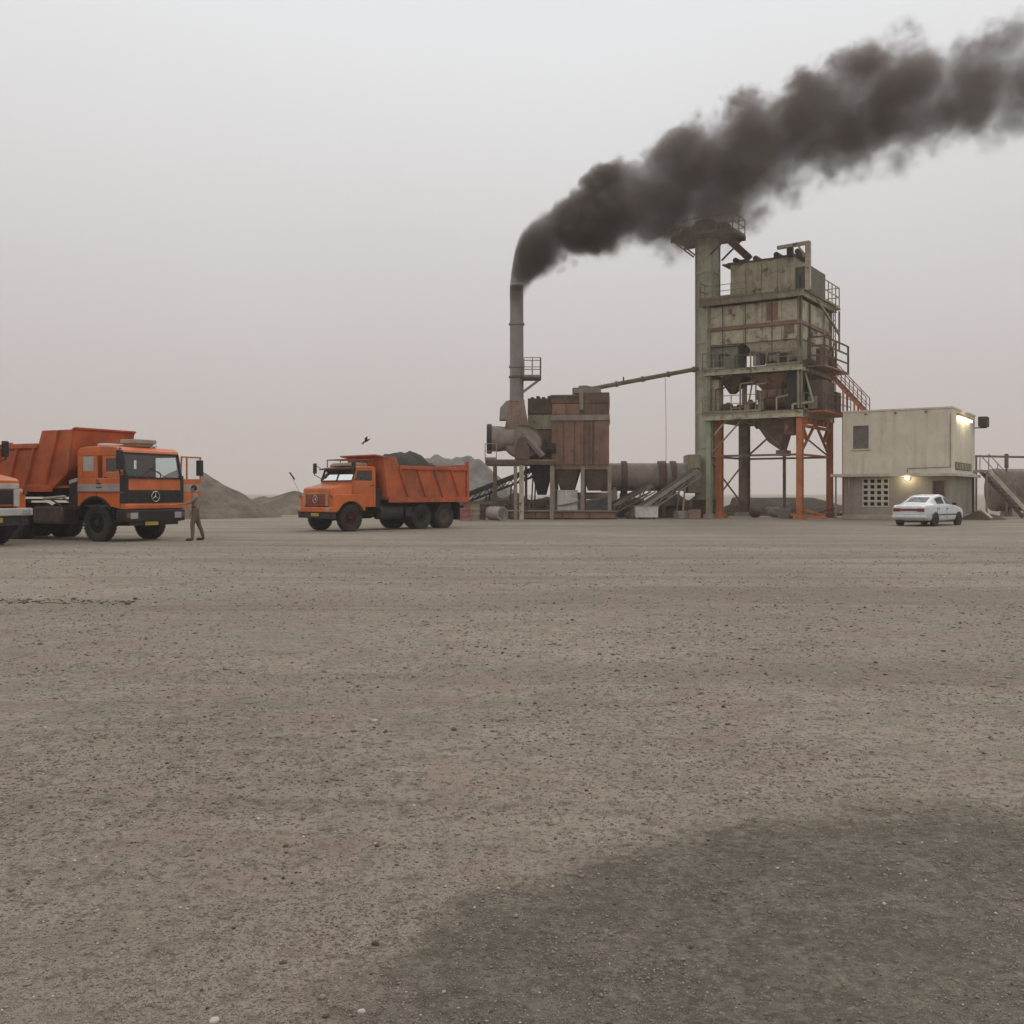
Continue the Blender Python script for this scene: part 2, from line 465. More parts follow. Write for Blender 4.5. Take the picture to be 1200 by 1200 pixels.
def heap(loc, peaks, rx, ry, mat, label, name='gravel_heap', n=72, group=None, rough=.12):
    """peaks: (x, y, height, slope run) cones merged, cut at the ground"""
    co, fs = [], []
    for j in range(n+1):
        for i in range(n+1):
            x, y = -rx + 2*rx*i/n, -ry + 2*ry*j/n
            z = -.25
            for (a, b, h, run) in peaks:
                d = math.hypot(x-a, y-b)
                d *= 1 + .14*mnoise.noise(Vector((x*.4+loc[0], y*.4, a)))
                zz = h*(1 - d/run) if d > .05*run else h*(1 - .05) + h*.02*(1-(d/(.05*run))**2)
                z = max(z, zz)
            if z > -.1: z += rough*(mnoise.noise(Vector((x*.9, y*.9, loc[0]))) + .5*mnoise.noise(Vector((x*2.6, y*2.6, loc[0]))))
            co.append((x, y, max(z, -.25)))
    for j in range(n):
        for i in range(n):
            a = j*(n+1)+i; f = (a, a+1, a+n+2, a+n+1)
            if max(co[q][2] for q in f) > -.2: fs.append(f)
    me = bpy.data.meshes.new(name); me.from_pydata(co, [], fs); me.materials.append(mat)
    bm = bmesh.new(); bm.from_mesh(me)
    bmesh.ops.delete(bm, geom=[v for v in bm.verts if not v.link_faces], context='VERTS'); bm.to_mesh(me); bm.free()
    me.polygons.foreach_set('use_smooth', [True]*len(me.polygons))
    return tag(link(name, me, loc=loc), label, 'gravel heap', group)
HG = 'gravel heaps behind the trucks'
Yh = 62
heap((XP(225, Yh), Yh, 0), [(-.3,0,3.4,5.6),(-3.2,.4,2.9,5.0),(1.4,-.2,2.45,4.2),(2.8,.3,1.5,2.8)], 8.5, 6, GRAVEL_BR, 'tall brown gravel heap showing behind the standing person', group=HG)
Yh = 72
heap((XP(345, Yh), Yh, 0), [(0,0,1.75,4.6),(-2.4,.3,1.35,3.2),(2.6,.5,2.0,5),(-4.4,0,.9,2.6)], 9, 6, GRAVEL_BR, 'low brown gravel heap behind the bonnet of the loaded truck', group=HG)

Yh = 63
heap((XP(690, Yh), Yh, 0), [(-2.6,0,1.3,2.4),(-.6,.3,1.15,2.2),(.9,.2,1.5,2.6),(3.0,0,1.3,2.4)], 7, 4, GRAVEL_DK, 'low dark spoil heap on the ground behind the filter house legs', 'spoil_heap', group='dark spoil heaps among the plant')
Yh = 62.6
heap((XP(775, Yh), Yh, 0), [(-2.4,0,1.3,2.4),(-.6,.2,1.2,2.2),(.7,.1,1.75,2.6),(2.4,0,1.5,2.0)], 6, 3.2, heap_mat('dark_brown_spoil', (.10,.078,.062)), 'dark brown spoil heap on the ground behind the dryer drum', 'spoil_heap', group='dark spoil heaps among the plant')
Yh = 63.5
heap((XP(600, Yh), Yh, 0), [(-3.2,0,1.2,2.4),(-1.2,.2,1.5,2.6),(.2,.2,1.6,3.0),(1.8,0,1.3,2.4)], 7, 4, heap_mat('drab_spoil', (.14,.115,.095)), 'drab spoil heap on the ground behind the fan deck legs', 'spoil_heap', group='dark spoil heaps among the plant')

Yh = 74
heap((XP(535, Yh), Yh, 0), [(-4.0,.2,4.2,5.0),(-3.1,-.2,4.45,5.2),(-2.3,.3,4.3,5.2),(-1.5,-.1,4.6,5.0),(-.7,.2,4.3,5.2),(.1,-.2,4.4,5.0),(.8,.2,4.55,4.8),(1.6,-.1,4.2,4.4)], 10, 7, GRAVEL_GY, 'pale grey stockpile heap rising behind the rear of the loaded tipper', group=HG)

Yh = 66
heap((XP(915, Yh), Yh, 0), [(-3.0,0,.95,2.0),(-1.0,.3,.7,1.8),(.8,.1,.85,2.0),(2.8,0,.6,1.8)], 7, 3.4, heap_mat('dark_red_spoil', (.095,.07,.058)), 'long low dark reddish spoil heap on the ground behind the tower legs', 'spoil_heap', group='dark spoil heaps among the plant')

# low dark bank of earth far behind the tower legs
bk = MB(); secs = []
Yb = 82
for i in range(40):
    px = 860 + 150*i/39; x = XP(px, Yb)
    h = ZP(583, Yb)*(1 + .12*mnoise.noise(Vector((x*.5, 0, 4)))) * (1 if px < 952 else max(.35, 1 - (px-952)/60))
    secs.append([(x, Yb-2.4, -.2), (x, Yb-1.0, h*.75 + .06*mnoise.noise(Vector((x*2, 1, 0)))), (x, Yb-.2, h), (x, Yb+.8, h*.9), (x, Yb+2.6, -.2)])
bk.loft(secs, closed=False)
tag(bk.build('earth_bank', heap_mat('dark_earth', (.10,.08,.065))), 'low dark earth bank on the far side of the tower legs', 'earth bank')

# ================================================================ smoke
SM_Y0, SM_DR = 56.0, .10
top = [(597,338),(599,315),(605,284),(620,258),(640,243),(660,224),(690,205),(720,182),(745,170),(770,160),(790,148),(840,124),(865,112),(900,106),(950,82),(985,62),(1005,48),(1060,40),(1100,48),(1150,32),(1200,24),(1300,-5),(1420,-40)]
bot = [(597,356),(613,356),(617,345),(622,335),(640,321),(680,308),(720,298),(760,297),(800,299),(850,298),(880,272),(920,240),(960,224),(1000,210),(1050,202),(1100,188),(1150,178),(1200,168),(1300,150),(1420,120)]
def smoke_x(px):
    kx = (px-600)/F; return kx*SM_Y0/(1 + SM_DR*kx)
def s_curve(tab, px):
    xs = [a for a, _ in tab]; ys = [b for _, b in tab]
    return float(np.interp(px, xs, ys))
SX0, SX1, SZ = -.6, 40.0, 30.0
samples = []
for px in [597.5,600,603,606,610,616,624,640,660,685,710,740,770,800,830,860,890,920,950,980,1010,1040,1070,1100,1140,1180,1220,1300,1400]:
    x = smoke_x(px); Y = SM_Y0 - SM_DR*x
    zt, zb = ZP(s_curve(top, px), Y), ZP(s_curve(bot, px), Y)
    samples.append((x, (zt+zb)/2 - 13.0, (zt-zb)/2))
def sm_at(x):
    xs = [s[0] for s in samples]
    return float(np.interp(x, xs, [s[1] for s in samples])), float(np.interp(x, xs, [s[2] for s in samples]))
def sm_hy(x, hz): return max(.42 if x < .6 else 0, min(hz*.95, .42 + .42*max(x, 0)))
def smoke_material():
    m, n, l, b = nodes('oily_smoke'); n.remove(b)
    v = n.new('ShaderNodeTexCoord').outputs['Object']
    def mth(op, a, bb=None, cc=None):
        t = n.new('ShaderNodeMath'); t.operation = op
        for i, q in enumerate((a, bb, cc)):
            if q is None: continue
            if hasattr(q, 'links'): l.new(q, t.inputs[i])
            else: t.inputs[i].default_value = q
        return t.outputs[0]
    sp = n.new('ShaderNodeSeparateXYZ'); l.new(v, sp.inputs[0])
    X, Yv, Z = sp.outputs
    u = mth('DIVIDE', mth('SUBTRACT', X, SX0), SX1 - SX0)
    def curve(pts):
        fc = n.new('ShaderNodeFloatCurve'); c = fc.mapping.curves[0]
        pts = sorted(pts)
        c.points[0].location = pts[0]; c.points[1].location = pts[-1]
        for p_ in pts[1:-1]: c.points.new(*p_)
        for p_ in c.points: p_.handle_type = 'VECTOR'
        fc.mapping.update(); l.new(u, fc.inputs['Value']); return fc.outputs['Value']
    un = lambda x: (x - SX0)/(SX1 - SX0)
    zc = mth('MULTIPLY', curve([(un(x), z/SZ) for x, z, h in samples]), SZ)
    hz = mth('MULTIPLY', curve([(un(x), h/6) for x, z, h in samples]), 6)
    hy = mth('MULTIPLY', curve([(un(x), sm_hy(x, h)/6) for x, z, h in samples]), 6)
    q = mth('DIVIDE', mth('SUBTRACT', Z, zc), hz)
    w = mth('DIVIDE', mth('ADD', Yv, mth('MULTIPLY', X, SM_DR)), hy)
    d = mth('SQRT', mth('ADD', mth('MULTIPLY', q, q), mth('MULTIPLY', w, w)))
    grow = ramp_n(n, l, X, 0.2, 3.5, .15, 1.0)
    nt = n.new('ShaderNodeTexNoise'); nt.inputs['Scale'].default_value = .9; nt.inputs['Detail'].default_value = 1
    l.new(v, nt.inputs['Vector'])
    wv = n.new('ShaderNodeVectorMath'); wv.operation = 'MULTIPLY_ADD'; wv.inputs[1].default_value = (.9,)*3
    l.new(nt.outputs['Color'], wv.inputs[0]); l.new(v, wv.inputs[2]); warp = wv.outputs[0]
    def vor(scale, smooth):
        t = n.new('ShaderNodeTexVoronoi'); t.feature = 'F1'; t.inputs['Scale'].default_value = scale
        t.inputs['Detail'].default_value = 0
        l.new(warp, t.inputs['Vector']); return t.outputs['Distance']
    b1, b2, b3 = vor(.42, .35), vor(1.05, .3), vor(2.6, .3)
    fb = noise_n(n, l, v, 1.3, 3, .6)
    nzv = mth('ADD', mth('ADD', mth('MULTIPLY', mth('SUBTRACT', b3, .42), .16), mth('MULTIPLY', mth('SUBTRACT', b1, .42), .58)), mth('ADD', mth('MULTIPLY', mth('SUBTRACT', b2, .42), .34), mth('MULTIPLY', mth('SUBTRACT', fb, .5), .45)))
    field = mth('ADD', d, mth('MULTIPLY', nzv, grow))
    # crisp billows on the upwind side, ragged thin edge below
    soft = mth('ADD', ramp_n(n, l, q, -.75, .1, .42, .24), ramp_n(n, l, X, 10.0, 32.0, 0.0, .22))
    s = mth('DIVIDE', mth('SUBTRACT', 1.13, field), soft)
    s = mth('MINIMUM', mth('MAXIMUM', s, 0.0), 1.0)
    s = mth('MULTIPLY', s, s)
    D = ramp_n(n, l, X, 0.0, 9.0, 4.2, .95)
    D2 = ramp_n(n, l, X, 16.0, 33.0, 1.0, .68)
    D3 = ramp_n(n, l, X, 33.0, 39.0, 1.0, 0.0)
    inner = ramp_n(n, l, mth('ADD', mth('MULTIPLY', b1, .8), mth('MULTIPLY', fb, .5)), .35, .8, 1.25, .5)
    dens = mth('MULTIPLY', mth('MULTIPLY', mth('MULTIPLY', s, D), mth('MULTIPLY', D2, D3)), inner)
    pv = n.new('ShaderNodeVolumePrincipled')
    pv.inputs['Color'].default_value = (.30, .25, .225, 1)
    pv.inputs['Anisotropy'].default_value = .25
    l.new(dens, pv.inputs['Density'])
    l.new(pv.outputs[0], n['Material Output'].inputs['Volume'])
    m.cycles.volume_step_rate = .16
    return m
sb = MB(); secs = []
xs = [-.13, -.05, .05, .3, .6, 1.0] + list(np.linspace(1.5, 39.4, 78))
for x in xs:
    zc_, hz_ = sm_at(x); hy_ = sm_hy(x, hz_); ring = []
    kk = 1.22
    for k_ in range(32):
        a = 2*math.pi*k_/32
        lump = 1 + .09*mnoise.noise(Vector((x*.5, math.cos(a)*2, math.sin(a)*2))) if x > 2 else 1
        ring.append((x, -SM_DR*x + math.cos(a)*hy_*kk*lump, zc_ + math.sin(a)*max(hz_, .02)*kk*lump))
    secs.append(ring)
sb.loft(secs)
tag(sb.build('smoke_plume', smoke_material(), loc=(0, SM_Y0, 13.0)), 'dense black smoke plume trailing from the chimney across the sky', 'smoke', kind='stuff')

# ================================================================ trucks
_mesh = {}
TAN_OR = worn('tan_orange_trim', (.50,.24,.10), .6, var=.25, dust=.35)  # paler tan than the cab paint, for bonnet strip and grille cheeks
RIM_GY = worn('dusty_grey_rim', (.13,.105,.09), .75, var=.3, dust=.35, dustc=(.2,.17,.14), rust=.3)
def wheel(parent, x, y, r, w, side, rim_mat, dual=False):
    """tyre with rim and hub; side = +1 left / -1 right (outer face)"""
    key = ('tyre', r, w, dual)
    if key not in _mesh:
        b = MB(); h = w/2
        def tyre(off):
            pr = [(r*.55, -h*.75), (r*.62, -h*.95), (r*.80, -h*1.02), (r*.94, -h*.92), (r*.985, -h*.78), (r, -h*.4), (r, h*.4), (r*.985, h*.78), (r*.94, h*.92), (r*.80, h*1.02), (r*.62, h*.95), (r*.55, h*.75), (r*.55, -h*.75)]
            b.lathe([(q, a + off) for q, a in pr[:-1]], 32)
            for k in range(32):                                  # tread blocks
                a = 2*math.pi*k/32
                for s in (-1, 1):
                    c = Vector((math.cos(a + s*.05)*r, off + s*h*.52, math.sin(a + s*.05)*r))
                    rt = Matrix.Rotation(-a - s*.05, 3, 'Y')
                    b.box(c.x-.012, c.x+.014, c.y-h*.36, c.y+h*.36, c.z-r*.068, c.z+r*.068, rt)
        tyre(0)
        if dual: tyre(-w*1.12)
        _mesh[key] = b.mesh('wheel', RUBBER)
        b = MB()
        if dual: b.lathe([(r*.58, h*.75), (r*.55, h*.8), (r*.52, h*.4), (r*.47, -h*.5), (r*.30, -h*.55), (r*.28, -h*.2), (0, -h*.2)], 28)
        else: b.lathe([(r*.58, h*.75), (r*.55, h*.85), (r*.52, h*.45), (r*.46, h*.25), (r*.36, h*.75), (0, h*.75)], 28)
        _mesh[key + ('rim',)] = b.mesh('rim', rim_mat)
        b = MB()
        if dual: b.lathe([(r*.22, -h*.3), (r*.21, h*.55), (r*.15, h*.75), (0, h*.75)], 18)
        else: b.lathe([(r*.20, h*.7), (r*.17, h*1.05), (r*.10, h*1.18), (0, h*1.18)], 18)
        zc = -h*.5 if dual else h*.78
        for k in range(10):
            a = 2*math.pi*k/10; b.tube((math.cos(a)*r*.40, zc, math.sin(a)*r*.40), (math.cos(a)*r*.40, zc + .05, math.sin(a)*r*.40), .018, n=6)
        _mesh[key + ('hub',)] = b.mesh('hub', CHASSIS)
    o = link('wheel', _mesh[key], parent, loc=(x, y, r), rotz=0 if side > 0 else math.pi)
    link('rim', _mesh[key + ('rim',)], o); link('hub', _mesh[key + ('hub',)], o)
    return o

def arc(cx, cz, r, a0, a1, n=10):
    return [(cx + r*math.cos(R(a0 + (a1-a0)*i/n)), cz + r*math.sin(R(a0 + (a1-a0)*i/n))) for i in range(n+1)]

def star(parent, x, y, z, r, mat=None):
    """three-pointed star inside a ring, facing +x"""
    b = MB()
    n = 24; vs = []
    ring = [(math.cos(2*math.pi*k/n), math.sin(2*math.pi*k/n)) for k in range(n)]
    for a in range(n): b.tube((x, y + ring[a][0]*r, z + ring[a][1]*r), (x, y + ring[(a+1) % n][0]*r, z + ring[(a+1) % n][1]*r), r*.09, n=6)
    for k in range(3):
        a = math.pi/2 + 2*math.pi*k/3
        t = Vector((0, math.cos(a), math.sin(a))); s = Vector((0, -math.sin(a), math.cos(a))); c = Vector((x, y, z))
        b.add([c + s*r*.16, c - s*r*.16, c + t*r, c + Vector((r*.14, 0, 0)), c - t*r*.1 - Vector((r*.1,0,0))], [(0,3,2),(3,1,2),(0,2,4),(4,2,1),(0,4,1,3)])
    return b.build('star_emblem', SILVER, parent)

def tipper_body(t, x0, x1, hw, zf, zt, zhead, xhead, canopy, rib_xs, mat, slant=.5, cham=.0):
    """x0 front, x1 rear"""
    th = .06
    b = MB()
    b.box(x1, x0, -hw+.1, hw-.1, zf, zf+.08)                                        # floor
    for s in (-1, 1):
        poly = [(x0-cham, zf), (x0+.02, zf+cham*.8), (x0+.24, zhead), (xhead, zhead), (xhead-.16, zt), (x1, zt-.03), (x1, zf)] if cham else [(x0+.01, zf), (x0+.24, zhead), (xhead, zhead), (xhead-.16, zt), (x1, zt-.03), (x1, zf)]
        b.prism(poly, s*hw, s*(hw-th))
    b.prism([(x0-cham, zf+.08), (x0-cham+.05, zf+.08), (x0+.05, zf+.1+cham*.8), (x0+.26, zhead), (x0+.18, zhead), (x0-.03, zf+.12+cham*.8)], -hw+th, hw-th)  # raked headboard
    b.prism([(x0+.2, zhead-.05), (x0+canopy, zhead+.02), (x0+canopy, zhead+.08), (x0+.2, zhead+.03)], -hw+.02, hw-.02)
    body = b.build('dump_body', mat, t, .012)
    for s in (-1, 1): MB().box(x1-.02, xhead-.16, s*hw - (.0 if s > 0 else .09), s*hw + (.09 if s > 0 else 0), zt-.14, zt+.015).build('top_rail', mat, body, .015)
    for s in (-1, 1): MB().box(x1, x0-.02-cham, s*hw - (.0 if s > 0 else .08), s*hw + (.08 if s > 0 else 0), zf-.12, zf+.10).build('side_sill', mat, body, .015)
    for s in (-1, 1):
        for rx in rib_xs:
            z0, z1 = zf+.1, (zhead-.02 if rx > xhead + .1 else zt-.14)
            dx = slant*(z1-z0)
            rb = MB(); w = .11
            rb.add([(rx+dx_-w/2+q, s*(hw+o), z_) for z_, dx_ in ((z0, -dx/2), (z1, dx/2)) for o, q in ((0,0),(0,w),(.085,w*.8),(.085,w*.2))],
                   [(0,1,2,3),(4,7,6,5),(0,4,5,1),(1,5,6,2),(2,6,7,3),(3,7,4,0)])
            rb.build('side_rib', mat, body, .01)
    g = MB(); g.box(x1-.07, x1, -hw+.03, hw-.03, zf, zt+.12)
    gate = g.build('tailgate', mat, t, .015)
    for s in (-1, 1): MB().box(x1-.10, x1+.02, s*hw-.09, s*hw+.09, zf-.1, zt+.26).build('gate_post', mat, gate, .01)
    for y in (-.7, 0, .7):
        MB().box(x1-.12, x1-.07, y-.05, y+.05, zf+.04, zt+.1).build('gate_rib', mat, gate, .01)
    c = MB()
    for k in range(4):
        x = x0 - .5 - (x0 - x1 - 1)*k/3; c.box(x-.06, x+.06, -hw+.1, hw-.1, zf-.16, zf)
    for s in (-1, 1): c.box(x1+.1, x0-.1, s*.42-.05, s*.42+.05, zf-.28, zf-.02)
    c.build('subframe', BLACK, t)
    return body

def chassis(t, x0, x1, z, axles, r, front_x, w=2.0):
    b = MB()
    for s in (-1, 1): b.box(x1, x0, s*.42-.04, s*.42+.04, z-.14, z+.14)
    for k in range(7):
        x = x0 - .4 - (x0-x1-.8)*k/6; b.box(x-.05, x+.05, -.4, .4, z-.08, z+.08)
    b.build('chassis_frame', CHASSIS, t)
    a = MB()
    a.tube((front_x, -w/2+.12, r-.04), (front_x, w/2-.12, r-.04), .08, n=8)
    for x in axles:
        a.tube((x, -w/2+.3, r), (x, w/2-.3, r), .11, n=10); a.ball((x, 0, r), .24)
    a.tube((front_x, 0, r+.1), (axles[-1], 0, r), .06, n=8)
    for s in (-1, 1):
        for x, L in [(front_x, .75)] + [((axles[0]+axles[1])/2, .85)]:
            for k in range(3): a.bar((x-L, s*.55, r+.26), (x, s*.55, r+.10-.05*k), .09, .03); a.bar((x, s*.55, r+.10-.05*k), (x+L, s*.55, r+.26), .09, .03)
    a.build('axle', CHASSIS, t)

# ---------------------------------------------------------------- forward control tipper
def cabover_truck(label, loc, ang, group):
    t = thing('dump_truck', label, 'dump truck', loc, ang, group)
    ax = -1.22; W = 1.2; Y0 = W
    cab = MB()
    arch = arc(ax, .60, .76, 41, 139, 12)
    right_low = [(0.0, 1.0), (0.0, 1.97), (-2.0, 1.97), (-2.0, 1.10)] + arch[::-1]
    cab.prism(right_low, -W, -W+.05)
    cab.prism([(0.0, 1.0), (0.0, 1.97), (-.12, 1.97), (-.12, 1.0)], W-.05, W)
    cab.prism([(-1.16, 1.36), (-1.16, 1.97), (-2.0, 1.97), (-2.0, 1.10)] + arc(ax, .60, .76, 88, 139, 8)[::-1], W-.05, W)
    for s in (-1, 1):
        y0, y1 = (W-.05, W) if s > 0 else (-W, -W+.05)
        cab.prism([(-.01, 1.965), (-.17, 2.74), (-.27, 2.74), (-.13, 1.965)], y0, y1)
        cab.prism([(-1.14, 1.965), (-1.16, 2.74), (-1.30, 2.74), (-1.30, 1.965)], y0, y1)
        cab.prism([(-1.78, 1.965), (-1.78, 2.74), (-2.0, 2.74), (-2.0, 1.965)], y0, y1)
        cab.prism([(-1.30, 1.965), (-1.30, 2.2), (-1.78, 2.2), (-1.78, 1.965)], y0, y1)
        cab.box(-2.0, -.20, y0, y1, 2.66, 2.78)
    cab.prism([(-.04, 1.0), (.02, 1.02), (.03, 1.5), (0.005, 1.97), (-.05, 1.97)], -W+.005, W-.005)
    cab.box(-2.0, -1.95, -W+.05, W-.05, 1.1, 2.2)
    cab.box(-2.0, -1.95, -W+.05, W-.05, 2.6, 2.78)
    for y in (-.8, 0, .8): cab.box(-2.0, -1.95, y-.22, y+.22, 2.19, 2.61)
    cab_o = cab.build('cab', ORANGE, t, .018)
    rf = MB(); rf.prism([(-.14, 2.735), (-.18, 2.83), (-.32, 2.92), (-.7, 2.955), (-1.6, 2.955), (-1.88, 2.92), (-2.01, 2.80), (-2.01, 2.735)], -W-.005, W+.005)
    rf.build('roof', ORANGE, cab_o, .05)
    i = MB()
    i.box(-2.0, -.06, -W+.06, W-.06, 1.08, 1.13); i.box(-.48, -.06, -W+.06, W-.06, 1.45, 1.98); i.box(-1.9, -.5, -.35, .35, 1.13, 1.6)
    i.build('cab_lining', CABIN_IN, cab_o)
    for y in (-.72, .72):
        s_ = MB(); s_.box(-1.65, -1.1, y-.24, y+.24, 1.5, 1.66); s_.box(-1.75, -1.6, y-.24, y+.24, 1.62, 2.3); s_.build('seat', SEAT, cab_o, .03)
    sw = MB(); pts = [Vector((-.72 + .1*math.sin(a), .72 + .24*math.cos(a), 2.0 + .2*math.sin(a))) for a in [2*math.pi*k/16 for k in range(17)]]
    sw.path(pts, .018); sw.tube((-.5, .72, 1.8), (-.72, .72, 2.0), .03); sw.bar(pts[0], pts[8], .04, .02)
    sw.build('steering_wheel', BLACK, cab_o)
    # windscreen
    ws = MB(); ws.add([(.012, -1.09, 2.02), (.012, 1.09, 2.02), (-.140, 1.06, 2.70), (-.140, -1.06, 2.70)], [(0,1,2,3)])
    ws.build('windscreen', GLASS, cab_o)
    fr = MB()
    c4 = [(.016, -1.14, 1.975), (.016, 1.14, 1.975), (-.145, 1.13, 2.735), (-.145, -1.13, 2.735)]
    for a, b_ in ((0,1),(1,2),(2,3),(3,0)): fr.bar(c4[a], c4[b_], .07, .05)
    fr.bar((.03, -.55, 2.0), (-.03, .1, 2.35), .012); fr.bar((.03, .45, 2.0), (-.03, -.15, 2.3), .012)
    fr.build('windscreen_frame', BLACK, cab_o)
    g = MB(); g.add([(-.2, -W+.025, 1.97), (-1.15, -W+.025, 1.97), (-1.15, -W+.025, 2.68), (-.27, -W+.025, 2.68)], [(0,1,2,3)]); g.build('side_window', GLASS, cab_o)
    g = MB(); g.add([(-1.30, -W+.025, 2.2), (-1.78, -W+.025, 2.2), (-1.78, -W+.025, 2.68), (-1.30, -W+.025, 2.68)], [(0,1,2,3)]); g.build('quarter_window', GLASS_SHEEN, cab_o)
    g = MB(); g.add([(-1.30, W-.025, 2.2), (-1.78, W-.025, 2.2), (-1.78, W-.025, 2.68), (-1.30, W-.025, 2.68)], [(0,1,2,3)]); g.build('quarter_window', GLASS, cab_o)
    # passenger door seams, handle, grey stripe
    d = MB()
    d.box(-1.10, -1.06, -W-.012, -W, 1.85, 1.90); d.box(-1.13, -.98, -W-.03, -W, 1.78, 1.82)
    d.build('door_handle', BLACK, cab_o)
    for x in (-.14, -1.17): MB().box(x-.008, x+.008, -W-.004, -W, 1.38 if x < -1 else 1.06, 1.96).build('door_seam', BLACK, cab_o)
    st = MB(); st.box(-1.99, -.16, -W-.006, -W-.001, 1.56, 1.79); st.build('side_stripe', STRIPE, cab_o)
    bd = MB(); bd.box(-1.18, -.92, -W-.012, -W-.006, 1.66, 1.70); bd.build('badge', CABIN_IN, cab_o)
    rub = MB(); rub.box(-2.0, 0, -W-.02, -W-.001, 1.505, 1.55); rub.build('rub_strip', BODY_DK, cab_o)
    # grille and front panel
    gr = MB(); gr.box(.018, .034, -1.12, 1.12, 1.20, 1.60)
    gro = gr.build('grille', BLACK, cab_o)
    for z in (1.27, 1.35, 1.43, 1.51):
        sl = MB(); sl.box(.034, .052, -1.10, 1.10, z-.016, z+.016); sl.build('grille_bar', CHASSIS, gro)
    star(gro, .07, 0.0, 1.40, .16)
    b = MB(); b.prism([(.02, .99), (.09, 1.03), (.09, 1.14), (.03, 1.18)], -W, W); b.build('front_panel', ORANGE, cab_o, .01)
    for s in (-1, 1):
        b = MB(); b.prism([(-.16, .0), (.045, .0), (.045, -.10), (.03, -.12), (.0, -.02), (-.16, -.02)] if s > 0 else [(-.16, .0), (.045, .0), (.045, .15), (.03, .17), (.0, .02), (-.16, .02)], 1.19, 2.06, 'xy')
        b.build('corner_deflector', BLACK, cab_o, loc=(0, s*(W+.012), 0))
    # wheel-arch lip and steps
    for s in (-1, 1):
        lip = MB(); pts = arc(ax, .60, .79, 30, 150, 14)
        for a, c in zip(pts[:-1], pts[1:]): lip.bar((a[0], s*(W-.02), a[1]), (c[0], s*(W-.02), c[1]), .06, .12, up=(0,1,0))
        lip.build('wheel_arch', BLACK, cab_o)
    for s in (-1, 1): MB().prism(arc(ax, .60, .80, 20, 160, 14) + arc(ax, .60, .74, 160, 20, 14), s*(W-.06), s*.62).build('mudguard', BLACK, t)
    for s in (-1, 1):
        MB().box(-.42, -.06, s*W-.12*(s > 0), s*W+.12*(s < 0), .98, 1.02).build('step', BLACK, t); MB().box(-.42, -.06, s*W-.14*(s > 0), s*W+.14*(s < 0), .60, .66).build('step', BLACK, t)
    # bumper, lamps, plate
    bp = MB(); bp.box(-.28, .10, -W-.03, W+.03, .62, .98)
    bpo = bp.build('bumper', BLACK, t, .03)
    for s in (-1, 1):
        l_ = MB(); l_.box(.10, .13, s*.90-.15, s*.90+.15, .71, .90); l_.build('headlight', LENS, bpo, .02)
        l_ = MB(); l_.box(.10, .125, s*1.13-.06, s*1.13+.06, .74, .88); l_.build('indicator', LENS_OR, bpo, .01)
    l_ = MB(); l_.box(-.2, .02, -1.0, 1.0, .50, .62); l_.box(.02, .05, -.28, .28, .56, .62); l_.build('valance', CHASSIS, bpo)
    pl = MB(); pl.box(.052, .07, -.15-.26, -.15+.26, .50, .63); pl.build('number_plate', PLATE_Y, bpo)
    # roof furniture
    rb = MB(); rb.box(-1.50, -1.12, -.9, .2, 2.955, 3.06); rb.build('roof_box', PALE, t, .04)
    rb = MB(); rb.frustum((-.98,-.50,-.25,.35,2.95),(-1.02,-.42,-.34,.44,3.07)); rb.box(-1.06, -.38, -.38, .48, 3.07, 3.20); rb.build('air_cooler', TAN, t, .02)
    hn_ = MB()
    for y in (.55, .75): hn_.tube((-1.4, y, 3.0), (-.7, y, 3.0), .02, .05); 
    hn_.box(-1.42, -1.30, .5, .8, 2.95, 3.0); hn_.box(-.95, -.85, .5, .8, 2.94, 2.99)
    hn_.build('air_horn', SILVER, t)
    # mirrors
    m = MB(); m.bar((-.1, -W, 2.86), (.12, -W-.26, 2.84), .03); m.bar((-.05, -W, 2.1), (.12, -W-.26, 2.14), .03); m.bar((.12, -W-.26, 2.10), (.12, -W-.26, 2.88), .025)
    mo = m.build('mirror_arm', BLACK, t)
    m = MB(); m.box(.07, .15, -W-.37, -W-.15, 2.22, 2.80); m.build('mirror', BLACK, mo, .02)
    # driver door swung open square to the cab
    dr = MB(); x = -.13; y0 = W + .03; y1 = y0 + .98
    dr.prism([(y0, 1.02), (y0, 1.97), (y1, 1.97), (y1, 1.40), (y1-.26, 1.36), (y1-.5, 1.20), (y1-.62, 1.02)], x-.05, x, 'yz')
    for p, q in (((y0+.04, 1.96), (y0+.10, 2.70)), ((y0+.08, 2.69), (y1-.02, 2.69)), ((y1-.03, 2.70), (y1-.03, 1.96)), ((y0+.33, 1.97), (y0+.33, 2.67))):
        dr.bar((x-.025, p[0], p[1]), (x-.025, q[0], q[1]), .05)
    do = dr.build('driver_door', ORANGE, t, .01)
    dr = MB(); dr.add([(x-.025, y0+.07, 1.97), (x-.025, y1-.05, 1.97), (x-.025, y1-.05, 2.67), (x-.025, y0+.12, 2.67)], [(0,1,2,3)]); dr.build('window_glass', GLASS, do)
    dr = MB(); dr.box(x, x+.006, y0+.03, y1-.03, 1.56, 1.79); dr.build('door_stripe', STRIPE, do)
    dr = MB(); dr.box(x-.04, x+.05, y1-.16, y1+.04, 2.08, 2.60); dr.build('door_mirror', BLACK, do, .02)
    dr = MB(); dr.box(x-.075, x-.05, y0+.05, y1-.05, 1.42, 1.9); dr.build('door_lining', BODY_DK, do)
    # chassis, wheels
    axles = (-5.05, -6.40)
    chassis(t, -.3, -7.9, .92, axles, .58, ax)
    wheel(t, ax, 1.0, .58, .31, 1, RIM_DK); wheel(t, ax, -1.0, .58, .31, -1, RIM_DK)
    for x in axles:
        wheel(t, x, 1.03, .58, .28, 1, RIM_DK, True); wheel(t, x, -1.03, .58, .28, -1, RIM_DK, True)
